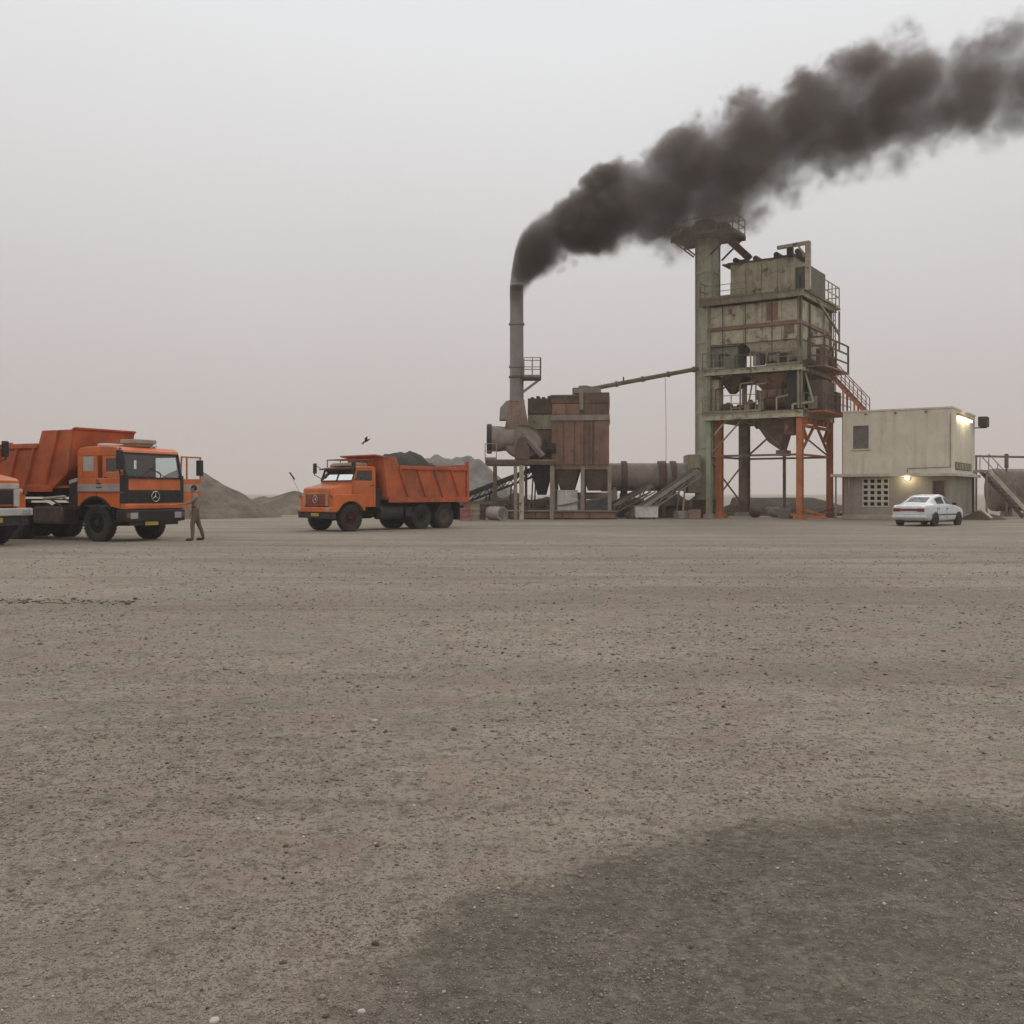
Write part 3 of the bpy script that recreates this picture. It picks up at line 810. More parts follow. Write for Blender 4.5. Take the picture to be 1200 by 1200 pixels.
    tk = MB(); tk.box(-4.1, -2.75, -1.16, -.5, .52, 1.10); tk.build('fuel_tank', worn('tank_paint', (.075,.05,.042), .6, dust=.35, dustc=(.16,.13,.11)), t, .08)
    tk = MB(); tk.box(-4.0, -2.9, .5, 1.16, .55, 1.08); tk.build('battery_box', CHASSIS, t, .03)
    ai = MB(); ai.box(-2.45, -2.08, -1.15, -.75, 1.0, 1.85); ai.tube((-2.28, -.9, 1.1), (-2.28, -.9, 2.35), .09); ai.box(-2.5, -2.04, -1.17, .9, .95, 1.12); ai.build('air_cleaner', BLACK, t, .02)
    ai = MB(); ai.prism([(-2.08, 1.86), (-2.12, 1.98), (-2.44, 1.90), (-2.44, 1.78)], -1.16, -.78); ai.build('cleaner_cap', PALE, t, .02)
    hr = MB(); hr.tube((-2.55, -1.2, 1.40), (-3.55, -1.2, 1.33), .045, n=8)
    for x in (-2.7, -3.4): hr.bar((x, -1.2, 1.38), (x, -.45, 1.0), .04)
    hr.build('guard_rail', PALE, t)
    tipper_body(t, -2.42, -8.35, 1.25, 1.66, 3.08, 3.50, -3.55, .34, [-3.05, -4.05, -4.85, -5.65, -6.5, -7.4], BODY_OR, .34, .6)
    for s in (-1, 1):
        mf = MB(); mf.box(-7.25, -4.2, s*1.24-.62*(s > 0), s*1.24+.62*(s < 0), 1.26, 1.30); mf.box(-7.28, -7.24, s*1.24-.6*(s > 0), s*1.24+.6*(s < 0), .45, 1.28)
        mf.build('rear_mudguard', BLACK, t)
    for s in (-1, 1): MB().box(-8.0, -7.92, s*.9-.2, s*.9+.2, .92, 1.04).build('tail_light', LENS_RED, t)
    return t

# ---------------------------------------------------------------- bonneted tipper
def bonnet_truck(label, loc, ang, group, sc, bump_mat, cap_mat, grille_mat=None):
    t = thing('dump_truck', label, 'dump truck', loc, ang, group, sc)
    ax = -.88; W = 1.08; r = .525
    b = MB()
    # bonnet: tapered shell
    def sec(x, hw, z0, z1, rr):
        pts = []
        for sy in (1, -1):
            a = [(hw, z0), (hw, z1-rr), (hw-rr*.35, z1-rr*.3), (hw-rr*1.3, z1)]
            pts += [(x, sy*p, z) for p, z in (a if sy > 0 else a[::-1])]
        return pts
    b.loft([sec(-.02, .92, 1.0, 1.66, .06), sec(-.07, .94, 1.0, 1.72, .07), sec(-.45, .97, 1.0, 1.80, .10), sec(-.80, 1.0, 1.2, 1.88, .12), sec(-1.02, 1.03, 1.25, 1.95, .12)])
    bon = b.build('bonnet', ORANGE, t, .02)
    arch = arc(ax, r, .66, 24, 156, 12)
    for s in (-1, 1):
        f = MB(); poly = [(-.0, .93), (.0, 1.36), (-.12, 1.46), (-1.5, 1.46), (-1.58, 1.2), (-1.58, .80)] + arch[::-1]
        f.prism(poly, s*1.12, s*.80)
        f.build('front_wing', ORANGE, t, .03)
    g = MB(); g.box(-.02, .012, -.66, .66, 1.06, 1.42); gro = g.build('grille', grille_mat or BODY_DK, bon)
    for z in (1.12, 1.19, 1.26, 1.33): MB().box(.012, .03, -.64, .64, z-.015, z+.015).build('grille_bar', CHASSIS if grille_mat else BODY_OR, gro)
    star(gro, .05, 0, 1.26, .15)
    c = MB(); c.box(-.01, .022, -.86, .86, 1.45, 1.50 if cap_mat is not PALE else 1.585); c.build('bonnet_badge_strip', cap_mat, bon, .01)
    for s in (-1, 1):
        if cap_mat is not ORANGE:
            l = MB(); l.box(.0, .045, s*.76-.09, s*.76+.09, 1.0, 1.44); l.build('grille_cheek', cap_mat, bon, .01)
        l = MB(); l.box(.0, .05, s*1.05-.05, s*1.05+.05, 1.32, 1.42); l.build('indicator', LENS_OR, bon)
    # cab, hollow
    cb = MB()
    for s in (-1, 1):
        y0, y1 = (W-.05, W) if s > 0 else (-W, -W+.05)
        cb.prism([(-.98, 1.46), (-.98, 2.0), (-2.1, 2.0), (-2.1, .95), (-1.60, .95), (-1.52, 1.3), (-1.45, 1.46)], y0, y1)
        cb.prism([(-.96, 1.995), (-1.14, 2.44), (-1.22, 2.44), (-1.05, 1.995)], y0, y1)
        cb.prism([(-1.92, 1.995), (-1.92, 2.44), (-2.1, 2.44), (-2.1, 1.995)], y0, y1)
        cb.box(-2.1, -1.14, y0, y1, 2.40, 2.50)
    cb.box(-1.05, -.98, -W+.05, W-.05, 1.2, 2.0); cb.box(-2.1, -2.05, -W+.05, W-.05, .95, 2.06); cb.box(-2.1, -2.05, -W+.05, W-.05, 2.38, 2.50)
    cb.box(-2.1, -2.05, -1.03, -.85, 2.05, 2.39); cb.box(-2.1, -2.05, -.1, 1.03, 2.05, 2.39)
    cab = cb.build('cab', ORANGE, t, .015)
    rf = MB(); rf.prism([(-1.10, 2.47), (-1.12, 2.52), (-1.3, 2.58), (-1.95, 2.585), (-2.08, 2.55), (-2.11, 2.47)], -W-.01, W+.01); rf.build('roof', ORANGE, cab, .03)
    vs = MB(); vs.prism([(-.90, 2.44), (-1.13, 2.50), (-1.13, 2.53), (-.88, 2.475)], -W, W); vs.build('sun_visor', CHASSIS, cab)
    i = MB(); i.box(-2.05, -1.05, -W+.06, W-.06, 1.0, 1.05); i.box(-1.3, -1.06, -W+.06, W-.06, 1.6, 1.98); i.build('cab_lining', CABIN_IN, cab)
    for y in (-.55, .55):
        s_ = MB(); s_.box(-1.9, -1.4, y-.25, y+.25, 1.3, 1.48); s_.box(-2.0, -1.88, y-.25, y+.25, 1.45, 2.15); s_.build('seat', SEAT, cab, .03)
    sw = MB(); pts = [Vector((-1.42 + .12*math.sin(a), .55 + .23*math.cos(a), 1.95 + .16*math.sin(a))) for a in [2*math.pi*k/16 for k in range(17)]]
    sw.path(pts, .018); sw.tube((-1.2, .55, 1.75), (-1.42, .55, 1.95), .03); sw.build('steering_wheel', BLACK, cab)
    ws = MB(); ws.add([(-.985, -1.02, 2.02), (-.985, 1.02, 2.02), (-1.155, .99, 2.43), (-1.155, -.99, 2.43)], [(0,1,2,3)]); ws.build('windscreen', GLASS, cab)
    fr = MB(); c4 = [(-.965, -1.04, 2.0), (-.965, 1.04, 2.0), (-1.14, 1.03, 2.45), (-1.14, -1.03, 2.45)]
    for a, b_ in ((0,1),(1,2),(2,3),(3,0)): fr.bar(c4[a], c4[b_], .05, .04)
    fr.bar((-.965, 0, 2.0), (-1.14, 0, 2.45), .035, .03)
    fr.build('windscreen_frame', BLACK, cab)
    for s in (-1, 1):
        gl = MB(); gl.add([(-1.07, s*(W-.025), 2.0), (-1.92, s*(W-.025), 2.0), (-1.92, s*(W-.025), 2.42), (-1.20, s*(W-.025), 2.42)], [(0,1,2,3)]); gl.build('side_window', GLASS, cab)
        d = MB(); d.box(-1.98, -1.84, s*W-.03*(s < 0), s*W+.03*(s > 0), 1.80, 1.84); d.build('door_handle', BLACK, cab)
        for x in (-1.02, -2.0): MB().box(x-.008, x+.008, s*W-.004*(s < 0), s*W+.004*(s > 0), 1.48 if x > -1.5 else 1.0, 1.98).build('door_seam', BODY_DK, cab)
        m = MB(); m.bar((-1.05, s*W, 2.46), (-.82, s*(W+.22), 2.66), .03); m.bar((-1.0, s*W, 2.08), (-.82, s*(W+.22), 2.25), .025); m.bar((-.82, s*(W+.22), 2.22), (-.82, s*(W+.22), 2.72), .025)
        mo = m.build('mirror_arm', BLACK, t)
        m = MB(); m.box(-.87, -.80, s*(W+.22)-.1, s*(W+.22)+.1, 2.30, 2.72); m.build('mirror', BLACK, mo, .02)
    m = MB(); m.bar((.02, -1.05, 1.46), (.30, -1.22, 2.12), .012); mo = m.build('wing_mirror_arm', BLACK, t)
    m = MB(); m.bar((.22, -1.17, 2.05), (.40, -1.26, 2.34), .09, .05); m.build('wing_mirror', BLACK, mo)
    rb = MB(); rb.box(-1.95, -1.15, -.55, .75, 2.585, 2.72); rb.box(-1.75, -1.28, -.9, -.5, 2.585, 2.68); rb.build('roof_box', TAN, t, .03)
    rk = MB(); rk.bar((-1.2, -.95, 2.85), (-1.2, .95, 2.85), .05); rk.bar((-1.85, -.95, 2.85), (-1.85, .95, 2.85), .05)
    for y in (-.95, -.3, .3, .95): rk.bar((-1.2, y, 2.85), (-1.85, y, 2.85), .03)
    for x in (-1.2, -1.85):
        for y in (-.95, .95): rk.bar((x, y, 2.56), (x, y, 2.85), .03)
    rk.build('roof_rack', BODY_DK, t)
    # bumper
    bp = MB(); bp.box(-.14, .14, -1.22, 1.22, .76, .96); bpo = bp.build('bumper', bump_mat, t, .03)
    for s in (-1, 1): MB().box(.14, .165, s*.98-.13, s*.98+.13, .80, .92).build('headlight', LENS, bpo, .01)
    lo = MB(); lo.box(-.12, .06, -1.15, 1.15, .52, .76); lo.build('valance', CHASSIS, bpo)
    pl = MB(); pl.box(.06, .075, -.26, .26, .60, .72); pl.build('number_plate', PLATE_Y, bpo)
    for s in (-1, 1): MB().box(.06, .10, s*.95-.1, s*.95+.1, .58, .70).build('fog_lamp', CHASSIS, bpo, .02)
    axles = (-4.52, -5.80)
    chassis(t, .0, -6.8, .82, axles, r, ax, 1.95)
    wheel(t, ax, .98, r, .29, 1, RIM_OR); wheel(t, ax, -.98, r, .29, -1, RIM_OR)
    for x in axles:
        wheel(t, x, .99, r, .26, 1, RIM_GY, True); wheel(t, x, -.99, r, .26, -1, RIM_GY, True)
    tk = MB(); tk.tube((-2.35, .8, .74), (-3.55, .8, .74), .30, n=20); tk.build('fuel_tank', CHASSIS, t, .02); MB().tube((-2.35, -.8, .74), (-3.3, -.8, .74), .30, n=20).build('fuel_tank', CHASSIS, t, .02)
    ai = MB(); ai.box(-2.42, -2.16, .35, 1.0, .9, 1.7); ai.tube((-2.28, .75, 1.2), (-2.28, .75, 2.35), .08); ai.build('air_cleaner', BLACK, t, .02); MB().box(-4.0, -3.65, .5, 1.1, .55, .95).build('tool_box', BLACK, t, .02)
    tipper_body(t, -2.62, -6.98, 1.2, 1.24, 2.62, 2.98, -3.05, .62, [-3.45, -4.4, -5.35, -6.3], BODY_OR, .42)
    for s in (-1, 1): MB().box(-6.62, -6.58, s*1.2-.55*(s > 0), s*1.2+.55*(s < 0), .35, 1.1).build('mud_flap', BLACK, t)
    for s in (-1, 1): MB().box(-6.95, -6.88, s*.9-.2, s*.9+.2, .86, .98).build('tail_light', LENS_RED, t)
    return t

TG = 'orange dump trucks on the yard'
A1 = R(-90 + 64)
Y1 = 30.9
t1 = cabover_truck('orange flat-fronted tipper truck with its far door hanging open beside the person', (XP(180.5, Y1), Y1, 0), A1, TG)
A2 = R(180 + 46)
h2 = Vector((math.cos(A2), math.sin(A2))); l2 = Vector((-h2.y, h2.x))
Yw = 38.6
wheel_pos = Vector((XP(409.5, Yw), Yw))
o2 = wheel_pos - l2*.98 + h2*.88
t2 = bonnet_truck('orange bonneted tipper truck facing left in front of the gravel stockpile', (o2.x, o2.y, 0), A2, TG, 1.0, ORANGE, TAN_OR)
ld = MB(); n = 20; co = []
for j in range(n+1):
    for i in range(2*n+1):
        x = -2.75 - 4.2*i/(2*n); y = -1.12 + 2.24*j/n
        hump = max(0, 1 - abs((x+4.05)/1.15)**2.6) + .55*max(0, 1 - abs((x+5.3)/.9)**2)
        z = 2.30 + .88*hump*max(0, 1 - (abs(y)/1.2)**4) + .09*mnoise.noise(Vector((x*2.6, y*2.6, 1))) + .05*mnoise.noise(Vector((x*7, y*7, 1)))
        co.append((x, y, z))
w_ = 2*n+1
ld.add(co, [(j*w_+i, j*w_+i+1, (j+1)*w_+i+1, (j+1)*w_+i) for j in range(n) for i in range(2*n)])
tag(ld.build('asphalt_load', GRAVEL_DK, loc=(o2.x, o2.y, 0), rotz=A2), 'dark asphalt mix heaped in the body of the bonneted tipper', 'asphalt load')
A3 = R(-90 + 74)
Y3 = 27.4
t3 = bonnet_truck('orange truck nose with pale bumper cut off by the left edge of the picture', (XP(-9, Y3), Y3, 0), A3, TG, 1.12, PALE, PALE, BLACK)

# ================================================================ white saloon car
CARW = worn('white_car_paint', (.62,.64,.66), .25, var=.04, dust=.12, bump=0)
TRIM = worn('black_car_trim', (.02,.02,.022), .5, dust=.1)
def sedan(label, loc, ang):
    t = thing('parked_car', label, 'car', loc, ang)
    st = [(-2.20,.70,.42,.76,.80,.52),(-2.185,.76,.34,.86,.90,.56),(-2.08,.82,.27,.91,.955,.60),(-1.88,.85,.23,.945,1.005,.61),(-1.60,.86,.21,.945,1.03,.60),(-.88,.865,.20,.935,1.37,.55),
          (-.52,.87,.19,.925,1.44,.55),(-.13,.87,.19,.92,1.46,.555),(-.05,.87,.19,.92,1.46,.555),(.30,.87,.19,.915,1.415,.545),(1.02,.865,.20,.90,.965,.62),(1.45,.85,.22,.86,.90,.60),(1.85,.82,.25,.78,.81,.56),(2.10,.75,.30,.66,.69,.5),(2.16,.66,.36,.60,.62,.44)]
    NP = 9; b = MB()
    def ring(x, hw, zb, zt, zr, wr):
        h = [(0, zb), (hw-.12, zb), (hw-.025, zb+.10), (hw, .56), (hw-.03, zt), (hw-.085, zt+.025), (wr+.035, zr-.05), (wr-.04, zr-.008), (0, zr)]
        return [(x, y, z) for y, z in h] + [(x, -y, z) for y, z in h[-2:0:-1]]
    b.loft([ring(*q) for q in st]); n_ = 16
    for i in range(len(st)-1):
        for k in range(n_):
            kk = k if k < 8 else 15-k
            g = 0
            if kk == 5 and 5 <= i <= 9 and i != 7: g = 1              # side glass
            if kk == 7 and i in (4, 9): g = 1                            # rear and front screens
            b.m[i*n_+k] = g
    body = b.build('body', [CARW, GLASS_CAR], t)
    sb_ = body.modifiers.new('sub', 'SUBSURF'); sb_.levels = sb_.render_levels = 2
    for s in (-1, 1):
        m = MB(); m.box(.55, .72, s*.90-.09, s*.90+.09, .96, 1.08); m.build('door_mirror', TRIM, body, .03)
        m = MB(); m.box(-1.7, 1.5, s*.862-.012, s*.862+.006, .50, .55); m.build('rub_strip', TRIM, body)
        for x in (-.10, -1.12):
            m = MB(); m.box(x-.005, x+.005, s*.858-.006, s*.858+.004, .34, .86); m.build('door_seam', TRIM, body)
        for x in (-.95, -.02):
            m = MB(); m.box(x-.08, x+.08, s*.852-.014, s*.852+.012, .78, .81); m.build('door_handle', TRIM, body)
        l = MB(); l.box(-2.225, -2.06, s*.55-.16, s*.55+.16, .67, .82); l.build('tail_light', LENS_RED, body, .01)
        l = MB(); l.box(2.0, 2.12, s*.52-.2, s*.52+.2, .62, .74); l.build('headlight', LENS, body, .02)
        for x in (-1.32, 1.28):
            a = MB(); a.lathe([(.338, -.04), (.338, .002), (.0, .002)], 28); a.build('wheel_arch', TRIM, body, loc=(x, s*.862, .31), rotz=0 if s > 0 else math.pi)  # flat black disc stands for the shaded wheel opening, no recess cut
    l = MB(); l.box(-2.222, -2.08, -.38, .38, .70, .80); l.build('reflector_strip', LENS_RED, body)
    p = MB(); p.box(-2.226, -2.17, -.26, .26, .53, .645); p.build('number_plate', PLATE_W, body)
    bm_ = MB(); bm_.box(-2.26, -2.0, -.78, .78, .37, .50); bm_.build('rear_bumper', CARW, body, .04)
    bm_ = MB(); bm_.box(1.90, 2.17, -.70, .70, .32, .48); bm_.build('front_bumper', CARW, body, .04)
    u = MB(); u.box(-1.9, 1.9, -.6, .6, .17, .24); u.tube((-2.2, .45, .26), (-1.2, .45, .26), .03); u.build('underbody', TRIM, body)
    for x in (-1.32, 1.28):
        for s in (-1, 1): wheel(t, x, s*.785, .305, .19, s, SILVER)
    return t
GLASS_CAR = worn('dark_car_window', (.014,.016,.021), .28, dust=0, bump=0)
GLASS_CAR.node_tree.nodes['Principled BSDF'].inputs['Specular IOR Level'].default_value = .15
AC = R(90 - 46)
Yc = 46.0
sedan('white saloon car parked tail-on in front of the control building', (XP(1089, Yc), Yc, 0), AC)

# ================================================================ person
def person_mesh():
    """one continuous skinned body; +x is the way the person faces, z up"""
    J = {}
    pts, rad, edg = [], [], []
    def j(name, p, r, par=None):
        J[name] = len(pts); pts.append(p); rad.append(r)
        if par: edg.append((J[par], J[name]))
    j('pelvis', (0, 0, .95), (.145, .105))
    j('waist', (.01, 0, 1.08), (.150, .105), 'pelvis'); j('chest', (.03, 0, 1.27), (.165, .118), 'waist'); j('upchest', (.045, 0, 1.40), (.135, .10), 'chest')
    j('neck', (.06, 0, 1.49), (.055, .06), 'upchest'); j('chin', (.08, 0, 1.565), (.062, .075), 'neck'); j('skull', (.075, 0, 1.66), (.078, .095), 'chin'); j('crown', (.065, 0, 1.735), (.050, .065), 'skull')
    for s, nm in ((1, 'l'), (-1, 'r')):
        st = .07 if s > 0 else -.11
        j('hip'+nm, (0, s*.10, .90), (.098, .098), 'pelvis'); j('thigh'+nm, (st*.6+.02, s*.12, .70), (.088, .088), 'hip'+nm)
        j('knee'+nm, (st*1.2+.03, s*.14, .49), (.066, .066), 'thigh'+nm); j('calf'+nm, (st*1.5-.01, s*.155, .32), (.060, .062), 'knee'+nm); j('ankle'+nm, (st*1.9-.02, s*.165, .10), (.046, .048), 'calf'+nm)
        j('heel'+nm, (st*1.9-.03, s*.168, .045), (.042, .044), 'ankle'+nm); j('ball'+nm, (st*1.9+.12, s*.185, .036), (.045, .034), 'heel'+nm); j('toe'+nm, (st*1.9+.19, s*.19, .030), (.035, .026), 'ball'+nm)
        j('clav'+nm, (.04, s*.12, 1.415), (.065, .065), 'upchest'); j('should'+nm, (.03, s*.195, 1.385), (.062, .062), 'clav'+nm)
        if s > 0:                                                 # this arm reaches forward to the truck step
            el, wr, hd = (.18, .27, 1.20), (.40, .22, 1.16), (.48, .21, 1.155)
        else:
            el, wr, hd = (-.02, -.27, 1.12), (.12, -.25, .90), (.15, -.245, .82)
        j('upper'+nm, tuple((Vector((.03, s*.195, 1.385))*.5 + Vector(el)*.5)), (.052, .052), 'should'+nm)
        j('elbow'+nm, el, (.044, .044), 'upper'+nm); j('fore'+nm, tuple((Vector(el)*.55 + Vector(wr)*.45)), (.040, .040), 'elbow'+nm); j('wrist'+nm, wr, (.028, .028), 'fore'+nm); j('palm'+nm, hd, (.034, .020), 'wrist'+nm)
        d = (Vector(hd) - Vector(wr)).normalized(); side = Vector((0, 1, 0)) if s > 0 else Vector((1, 0, 0)).cross(d).normalized()
        side = (Vector((0,1,0)) - d*d.y).normalized()
        for k, (off, ln) in enumerate(((-.028, .062), (-.010, .074), (.010, .070), (.027, .056))):
            b0 = Vector(hd) + d*.022 + side*off
            j('f%d' % k+nm, tuple(b0), (.0105, .0105), 'palm'+nm)
            j('g%d' % k+nm, tuple(b0 + d*ln*.55 + Vector((0,0,-.008))), (.009, .009), 'f%d' % k+nm); j('h%d' % k+nm, tuple(b0 + d*ln*.9 + Vector((0,0,-.028))), (.008, .008), 'g%d' % k+nm)
        j('t0'+nm, tuple(Vector(hd) - d*.02 - side*.035), (.011, .011), 'palm'+nm); j('t1'+nm, tuple(Vector(hd) + d*.02 - side*.058), (.009, .009), 't0'+nm)
    me = bpy.data.meshes.new('skeleton'); me.from_pydata(pts, edg, [])
    o = bpy.data.objects.new('skeleton', me); col.objects.link(o)
    sk = o.modifiers.new('skin', 'SKIN'); sk.use_smooth_shade = True
    for i, v in enumerate(me.skin_vertices[0].data):
        v.radius = tuple(q*(1.13 if q > .04 and pts[i][2] < 1.45 else 1) for q in rad[i]); v.use_root = (i == 0)
    ss = o.modifiers.new('sub', 'SUBSURF'); ss.levels = ss.render_levels = 2
    bpy.context.view_layer.update()
    dg = bpy.context.evaluated_depsgraph_get()
    out = bpy.data.meshes.new_from_object(o.evaluated_get(dg))
    bpy.data.objects.remove(o); bpy.data.meshes.remove(me)
    return out, J, pts
KHAKI = worn('khaki_work_clothes', (.15,.10,.066), .9, var=.2, dust=.15)
SHIRT = worn('tan_work_shirt', (.27,.20,.14), .9, var=.2, dust=.15)
SKIN  = worn('brown_skin', (.30,.17,.11), .6, var=.08, dust=0)
HAIR  = worn('black_hair', (.012,.010,.009), .7, dust=0)
SHOE  = worn('black_shoes', (.02,.018,.016), .7, dust=.2)
def person(label, loc, ang):
    me, J, pts = person_mesh()
    me.name = 'person'
    for m in (KHAKI, SKIN, SHOE, SHIRT): me.materials.append(m)
    wr = [Vector(pts[J['wristl']]), Vector(pts[J['wristr']])]
    hd = [Vector(pts[J['palml']]), Vector(pts[J['palmr']])]
    mi = []
    for p in me.polygons:
        c = p.center; k = 3 if c.z > 1.02 else 0
        if c.z > 1.475 and abs(c.y) < .12: k = 1
        elif c.z < .085: k = 2
        else:
            for w, h in zip(wr, hd):
                if (c - w).dot((h - w).normalized()) > 0.0 and (c - h).length < .17: k = 1
        mi.append(k)
    # head shaping: face relief
    for v in me.vertices:
        if v.co.z > 1.52 and abs(v.co.y) < .12:
            z, y = v.co.z, v.co.y
            if v.co.x > .10:
                v.co.x += .026*math.exp(-((z-1.625)/.022)**2 - (y/.016)**2) - .010*math.exp(-((z-1.660)/.014)**2 - ((abs(y)-.033)/.016)**2)
    me.polygons.foreach_set('material_index', mi)
    me.polygons.foreach_set('use_smooth', [True]*len(me.polygons))
    o = link('person', me, loc=loc, rotz=ang)
    tag(o, label, 'person')
    h = MB(); n = 18; secs = []
    for i in range(8):                                            # cap of short hair
        a = math.pi/2*i/7.0
        z = 1.668 + .098*math.sin(a); rr = math.cos(a)
        secs.append([(.060 + math.cos(2*math.pi*k/n)*.100*rr - (.0 if math.cos(2*math.pi*k/n) < .3 else .012*rr), math.sin(2*math.pi*k/n)*.088*rr, z - (.075 if math.cos(2*math.pi*k/n) < .1 and i == 0 else 0)) for k in range(n)])
    h.loft(secs); h.build('hair', HAIR, o)
    e = MB()
    for s in (-1, 1):
        e.ball((.160, s*.032, 1.662), .011, 8)
    e.build('eyes', HAIR, o)
    e = MB()
    for s in (-1, 1): e.ball((.07, s*.088, 1.632), .030, 8, (.6, .35, 1))
    e.build('ears', SKIN, o)
    m = MB(); m.box(.158, .166, -.022, .022, 1.582, 1.588); m.build('mouth', BODY_DK, o)
    b = MB(); b.lathe([(.155, 1.035), (.16, 1.04), (.16, 1.075), (.155, 1.08)], 20, 'z')
    for i in range(len(b.v)): b.v[i] = Vector((b.v[i].x*.80 + .01, b.v[i].y*1.08, b.v[i].z))
    b.build('belt', SHOE, o)
    return o
Yp_ = 31.15
person('standing person in khaki work clothes reaching toward the open truck door', (XP(229.5, Yp_), Yp_, 0), R(200))

# ---------------------------------------------------------------- bird
def bird(label, p, ang):
    b = MB()
    secs = []
    for x, r in ((-.16, .004), (-.10, .018), (-.03, .034), (.05, .036), (.11, .022), (.14, .024), (.165, .016), (.20, .003)):
        secs.append([(x, math.cos(2*math.pi*k/10)*r, math.sin(2*math.pi*k/10)*r) for k in range(10)])
    b.loft(secs)
    b.add([(-.10, .012, 0), (-.10, -.012, 0), (-.24, -.045, 0), (-.24, .045, 0), (-.10, 0, .012)], [(0,1,2,3),(0,4,1),(4,0,3),(4,2,1),(4,3,2)])
    o = b.build('flying_bird', HAIR)
    o.location = p; o.rotation_euler = (R(-25), R(-28), ang)
    tag(o, label, 'bird')
    for s in (-1, 1):
        w = MB(); w.add([(.06, s*.02, .02), (-.06, s*.02, .02), (.07, s*.20, .09), (-.05, s*.19, .085), (.0, s*.36, .04), (-.05, s*.34, .04)] + [(.06, s*.02, .008), (-.06, s*.02, .012), (.07, s*.20, .082), (-.05, s*.19, .08), (.0, s*.36, .036), (-.05, s*.34, .036)],
                        [(0,1,3,2),(2,3,5,4),(6,8,9,7),(8,10,11,9),(0,2,8,6),(2,4,10,8),(4,5,11,10),(5,3,9,11),(3,1,7,9)])
        w.build('wing', HAIR, o)
bird('small dark bird flying above the roof of the bonneted tipper', P(429, 517, 37), R(35))

# ================================================================ asphalt plant
OLIVE   = worn('faded_olive_plant_paint', (.47,.455,.33), .7, var=.14, dust=.40, dustc=(.29,.245,.17), rust=.50, rustc=(.15,.085,.052), streak=.42, sc=.8)
OLIVE_D = worn('grimy_olive_plant_paint', (.27,.25,.17), .75, var=.25, dust=.35, dustc=(.2,.16,.11), rust=.4, rustc=(.11,.055,.035), streak=.65, sc=.8)
ELEV    = worn('pale_green_elevator_paint', (.49,.49,.395), .65, var=.12, dust=.4, dustc=(.30,.27,.21), rust=.25, rustc=(.16,.10,.065), streak=.5, sc=.7)
GREENP  = worn('green_column_paint', (.34,.37,.24), .65, var=.2, dust=.3, rust=.25, streak=.4)
ORUST   = worn('orange_leg_paint', (.50,.165,.05), .7, var=.25, dust=.45, dustc=(.26,.15,.09), rust=.35, rustc=(.16,.055,.025), streak=.45)
BROWN_S = worn('brown_steel', (.17,.125,.085), .8, var=.3, dust=.3, rust=.3, rustc=(.10,.045,.028))
ORUST_D = worn('faded_orange_rust', (.36,.15,.075), .8, var=.3, dust=.4, dustc=(.27,.17,.12), rust=.4, rustc=(.15,.06,.035))
RUST    = worn('rusty_plate', (.235,.135,.092), .85, var=.25, dust=.35, dustc=(.27,.18,.13), rust=.35, rustc=(.12,.058,.04), streak=.6)
RUST_D  = worn('dark_rusty_plate', (.115,.075,.055), .85, var=.3, dust=.25, dustc=(.2,.15,.11), rust=.35, rustc=(.08,.035,.025), streak=.5)
TAUPE   = worn('taupe_dusty_steel', (.25,.215,.18), .7, var=.2, dust=.3, rust=.25, rustc=(.15,.075,.045), streak=.4)
GREY_S  = worn('grey_chimney_steel', (.235,.215,.205), .7, var=.15, dust=.25, dustc=(.25,.22,.2), rust=.2, rustc=(.14,.085,.06), streak=.4, sc=.7)
SOOT    = worn('sooty_steel', (.035,.03,.03), .85, var=.3, dust=.15, dustc=(.1,.09,.08))
TAUPE_R = worn('rust_stained_steel', (.21,.145,.11), .75, var=.25, dust=.3, rust=.45, rustc=(.15,.07,.045), streak=.6)
CONC    = worn('rough_concrete', (.33,.30,.26), .9, var=.2, dust=.2)
BELT    = worn('conveyor_belt_rubber', (.05,.045,.042), .9, dust=.4, dustc=(.2,.17,.14))
DKGREEN = worn('dark_grey_green_bin_paint', (.075,.085,.078), .75, var=.25, dust=.3, dustc=(.18,.17,.15), rust=.2)
GREYBIN = worn('dusty_grey_bin_paint', (.25,.24,.225), .8, var=.15, dust=.4, dustc=(.3,.28,.25), rust=.12)

def rail(name, mat, parent, pts, h=1.0, post=1.0, r=.028):
    """guard rail with posts, mid and top bars along a polyline of deck points"""
    b = MB()
    for a, c in zip(pts[:-1], pts[1:]):
        a, c = Vector(a), Vector(c); n = max(1, round((c-a).length/post))
        for i in range(n+1):
            p = a.lerp(c, i/n); b.bar(p, p + Vector((0,0,h)), r*1.7)
        for k in (h, h*.52): b.bar(a + Vector((0,0,k)), c + Vector((0,0,k)), r*1.5)
        b.bar(a + Vector((0,0,.06)), c + Vector((0,0,.06)), .02, .12)
    return b.build(name, mat, parent)
def ladder(name, mat, parent, p, q, w=.4, across=(1,0,0), step=.32):
    b = MB(); p, q, s = Vector(p), Vector(q), Vector(across)*w/2
    b.bar(p-s, q-s, .05); b.bar(p+s, q+s, .05)
    n = int((q-p).length/step)
    for i in range(1, n): m = p.lerp(q, i/n); b.bar(m-s, m+s, .03)
    return b.build(name, mat, parent)
def hbeam(b, p, q, w, h, t=.04):
    """I-section: two flanges and a web"""
    p, q = Vector(p), Vector(q); d = (q-p).normalized()
    up = Vector((0,0,1)) if abs(d.z) < .9 else Vector((0,1,0))
    o = (up - d*up.dot(d)).normalized()*(h/2 - t/2)
    b.bar(p+o, q+o, w, t, up=up); b.bar(p-o, q-o, w, t, up=up); b.bar(p, q, t*.9, h-2*t, up=up)

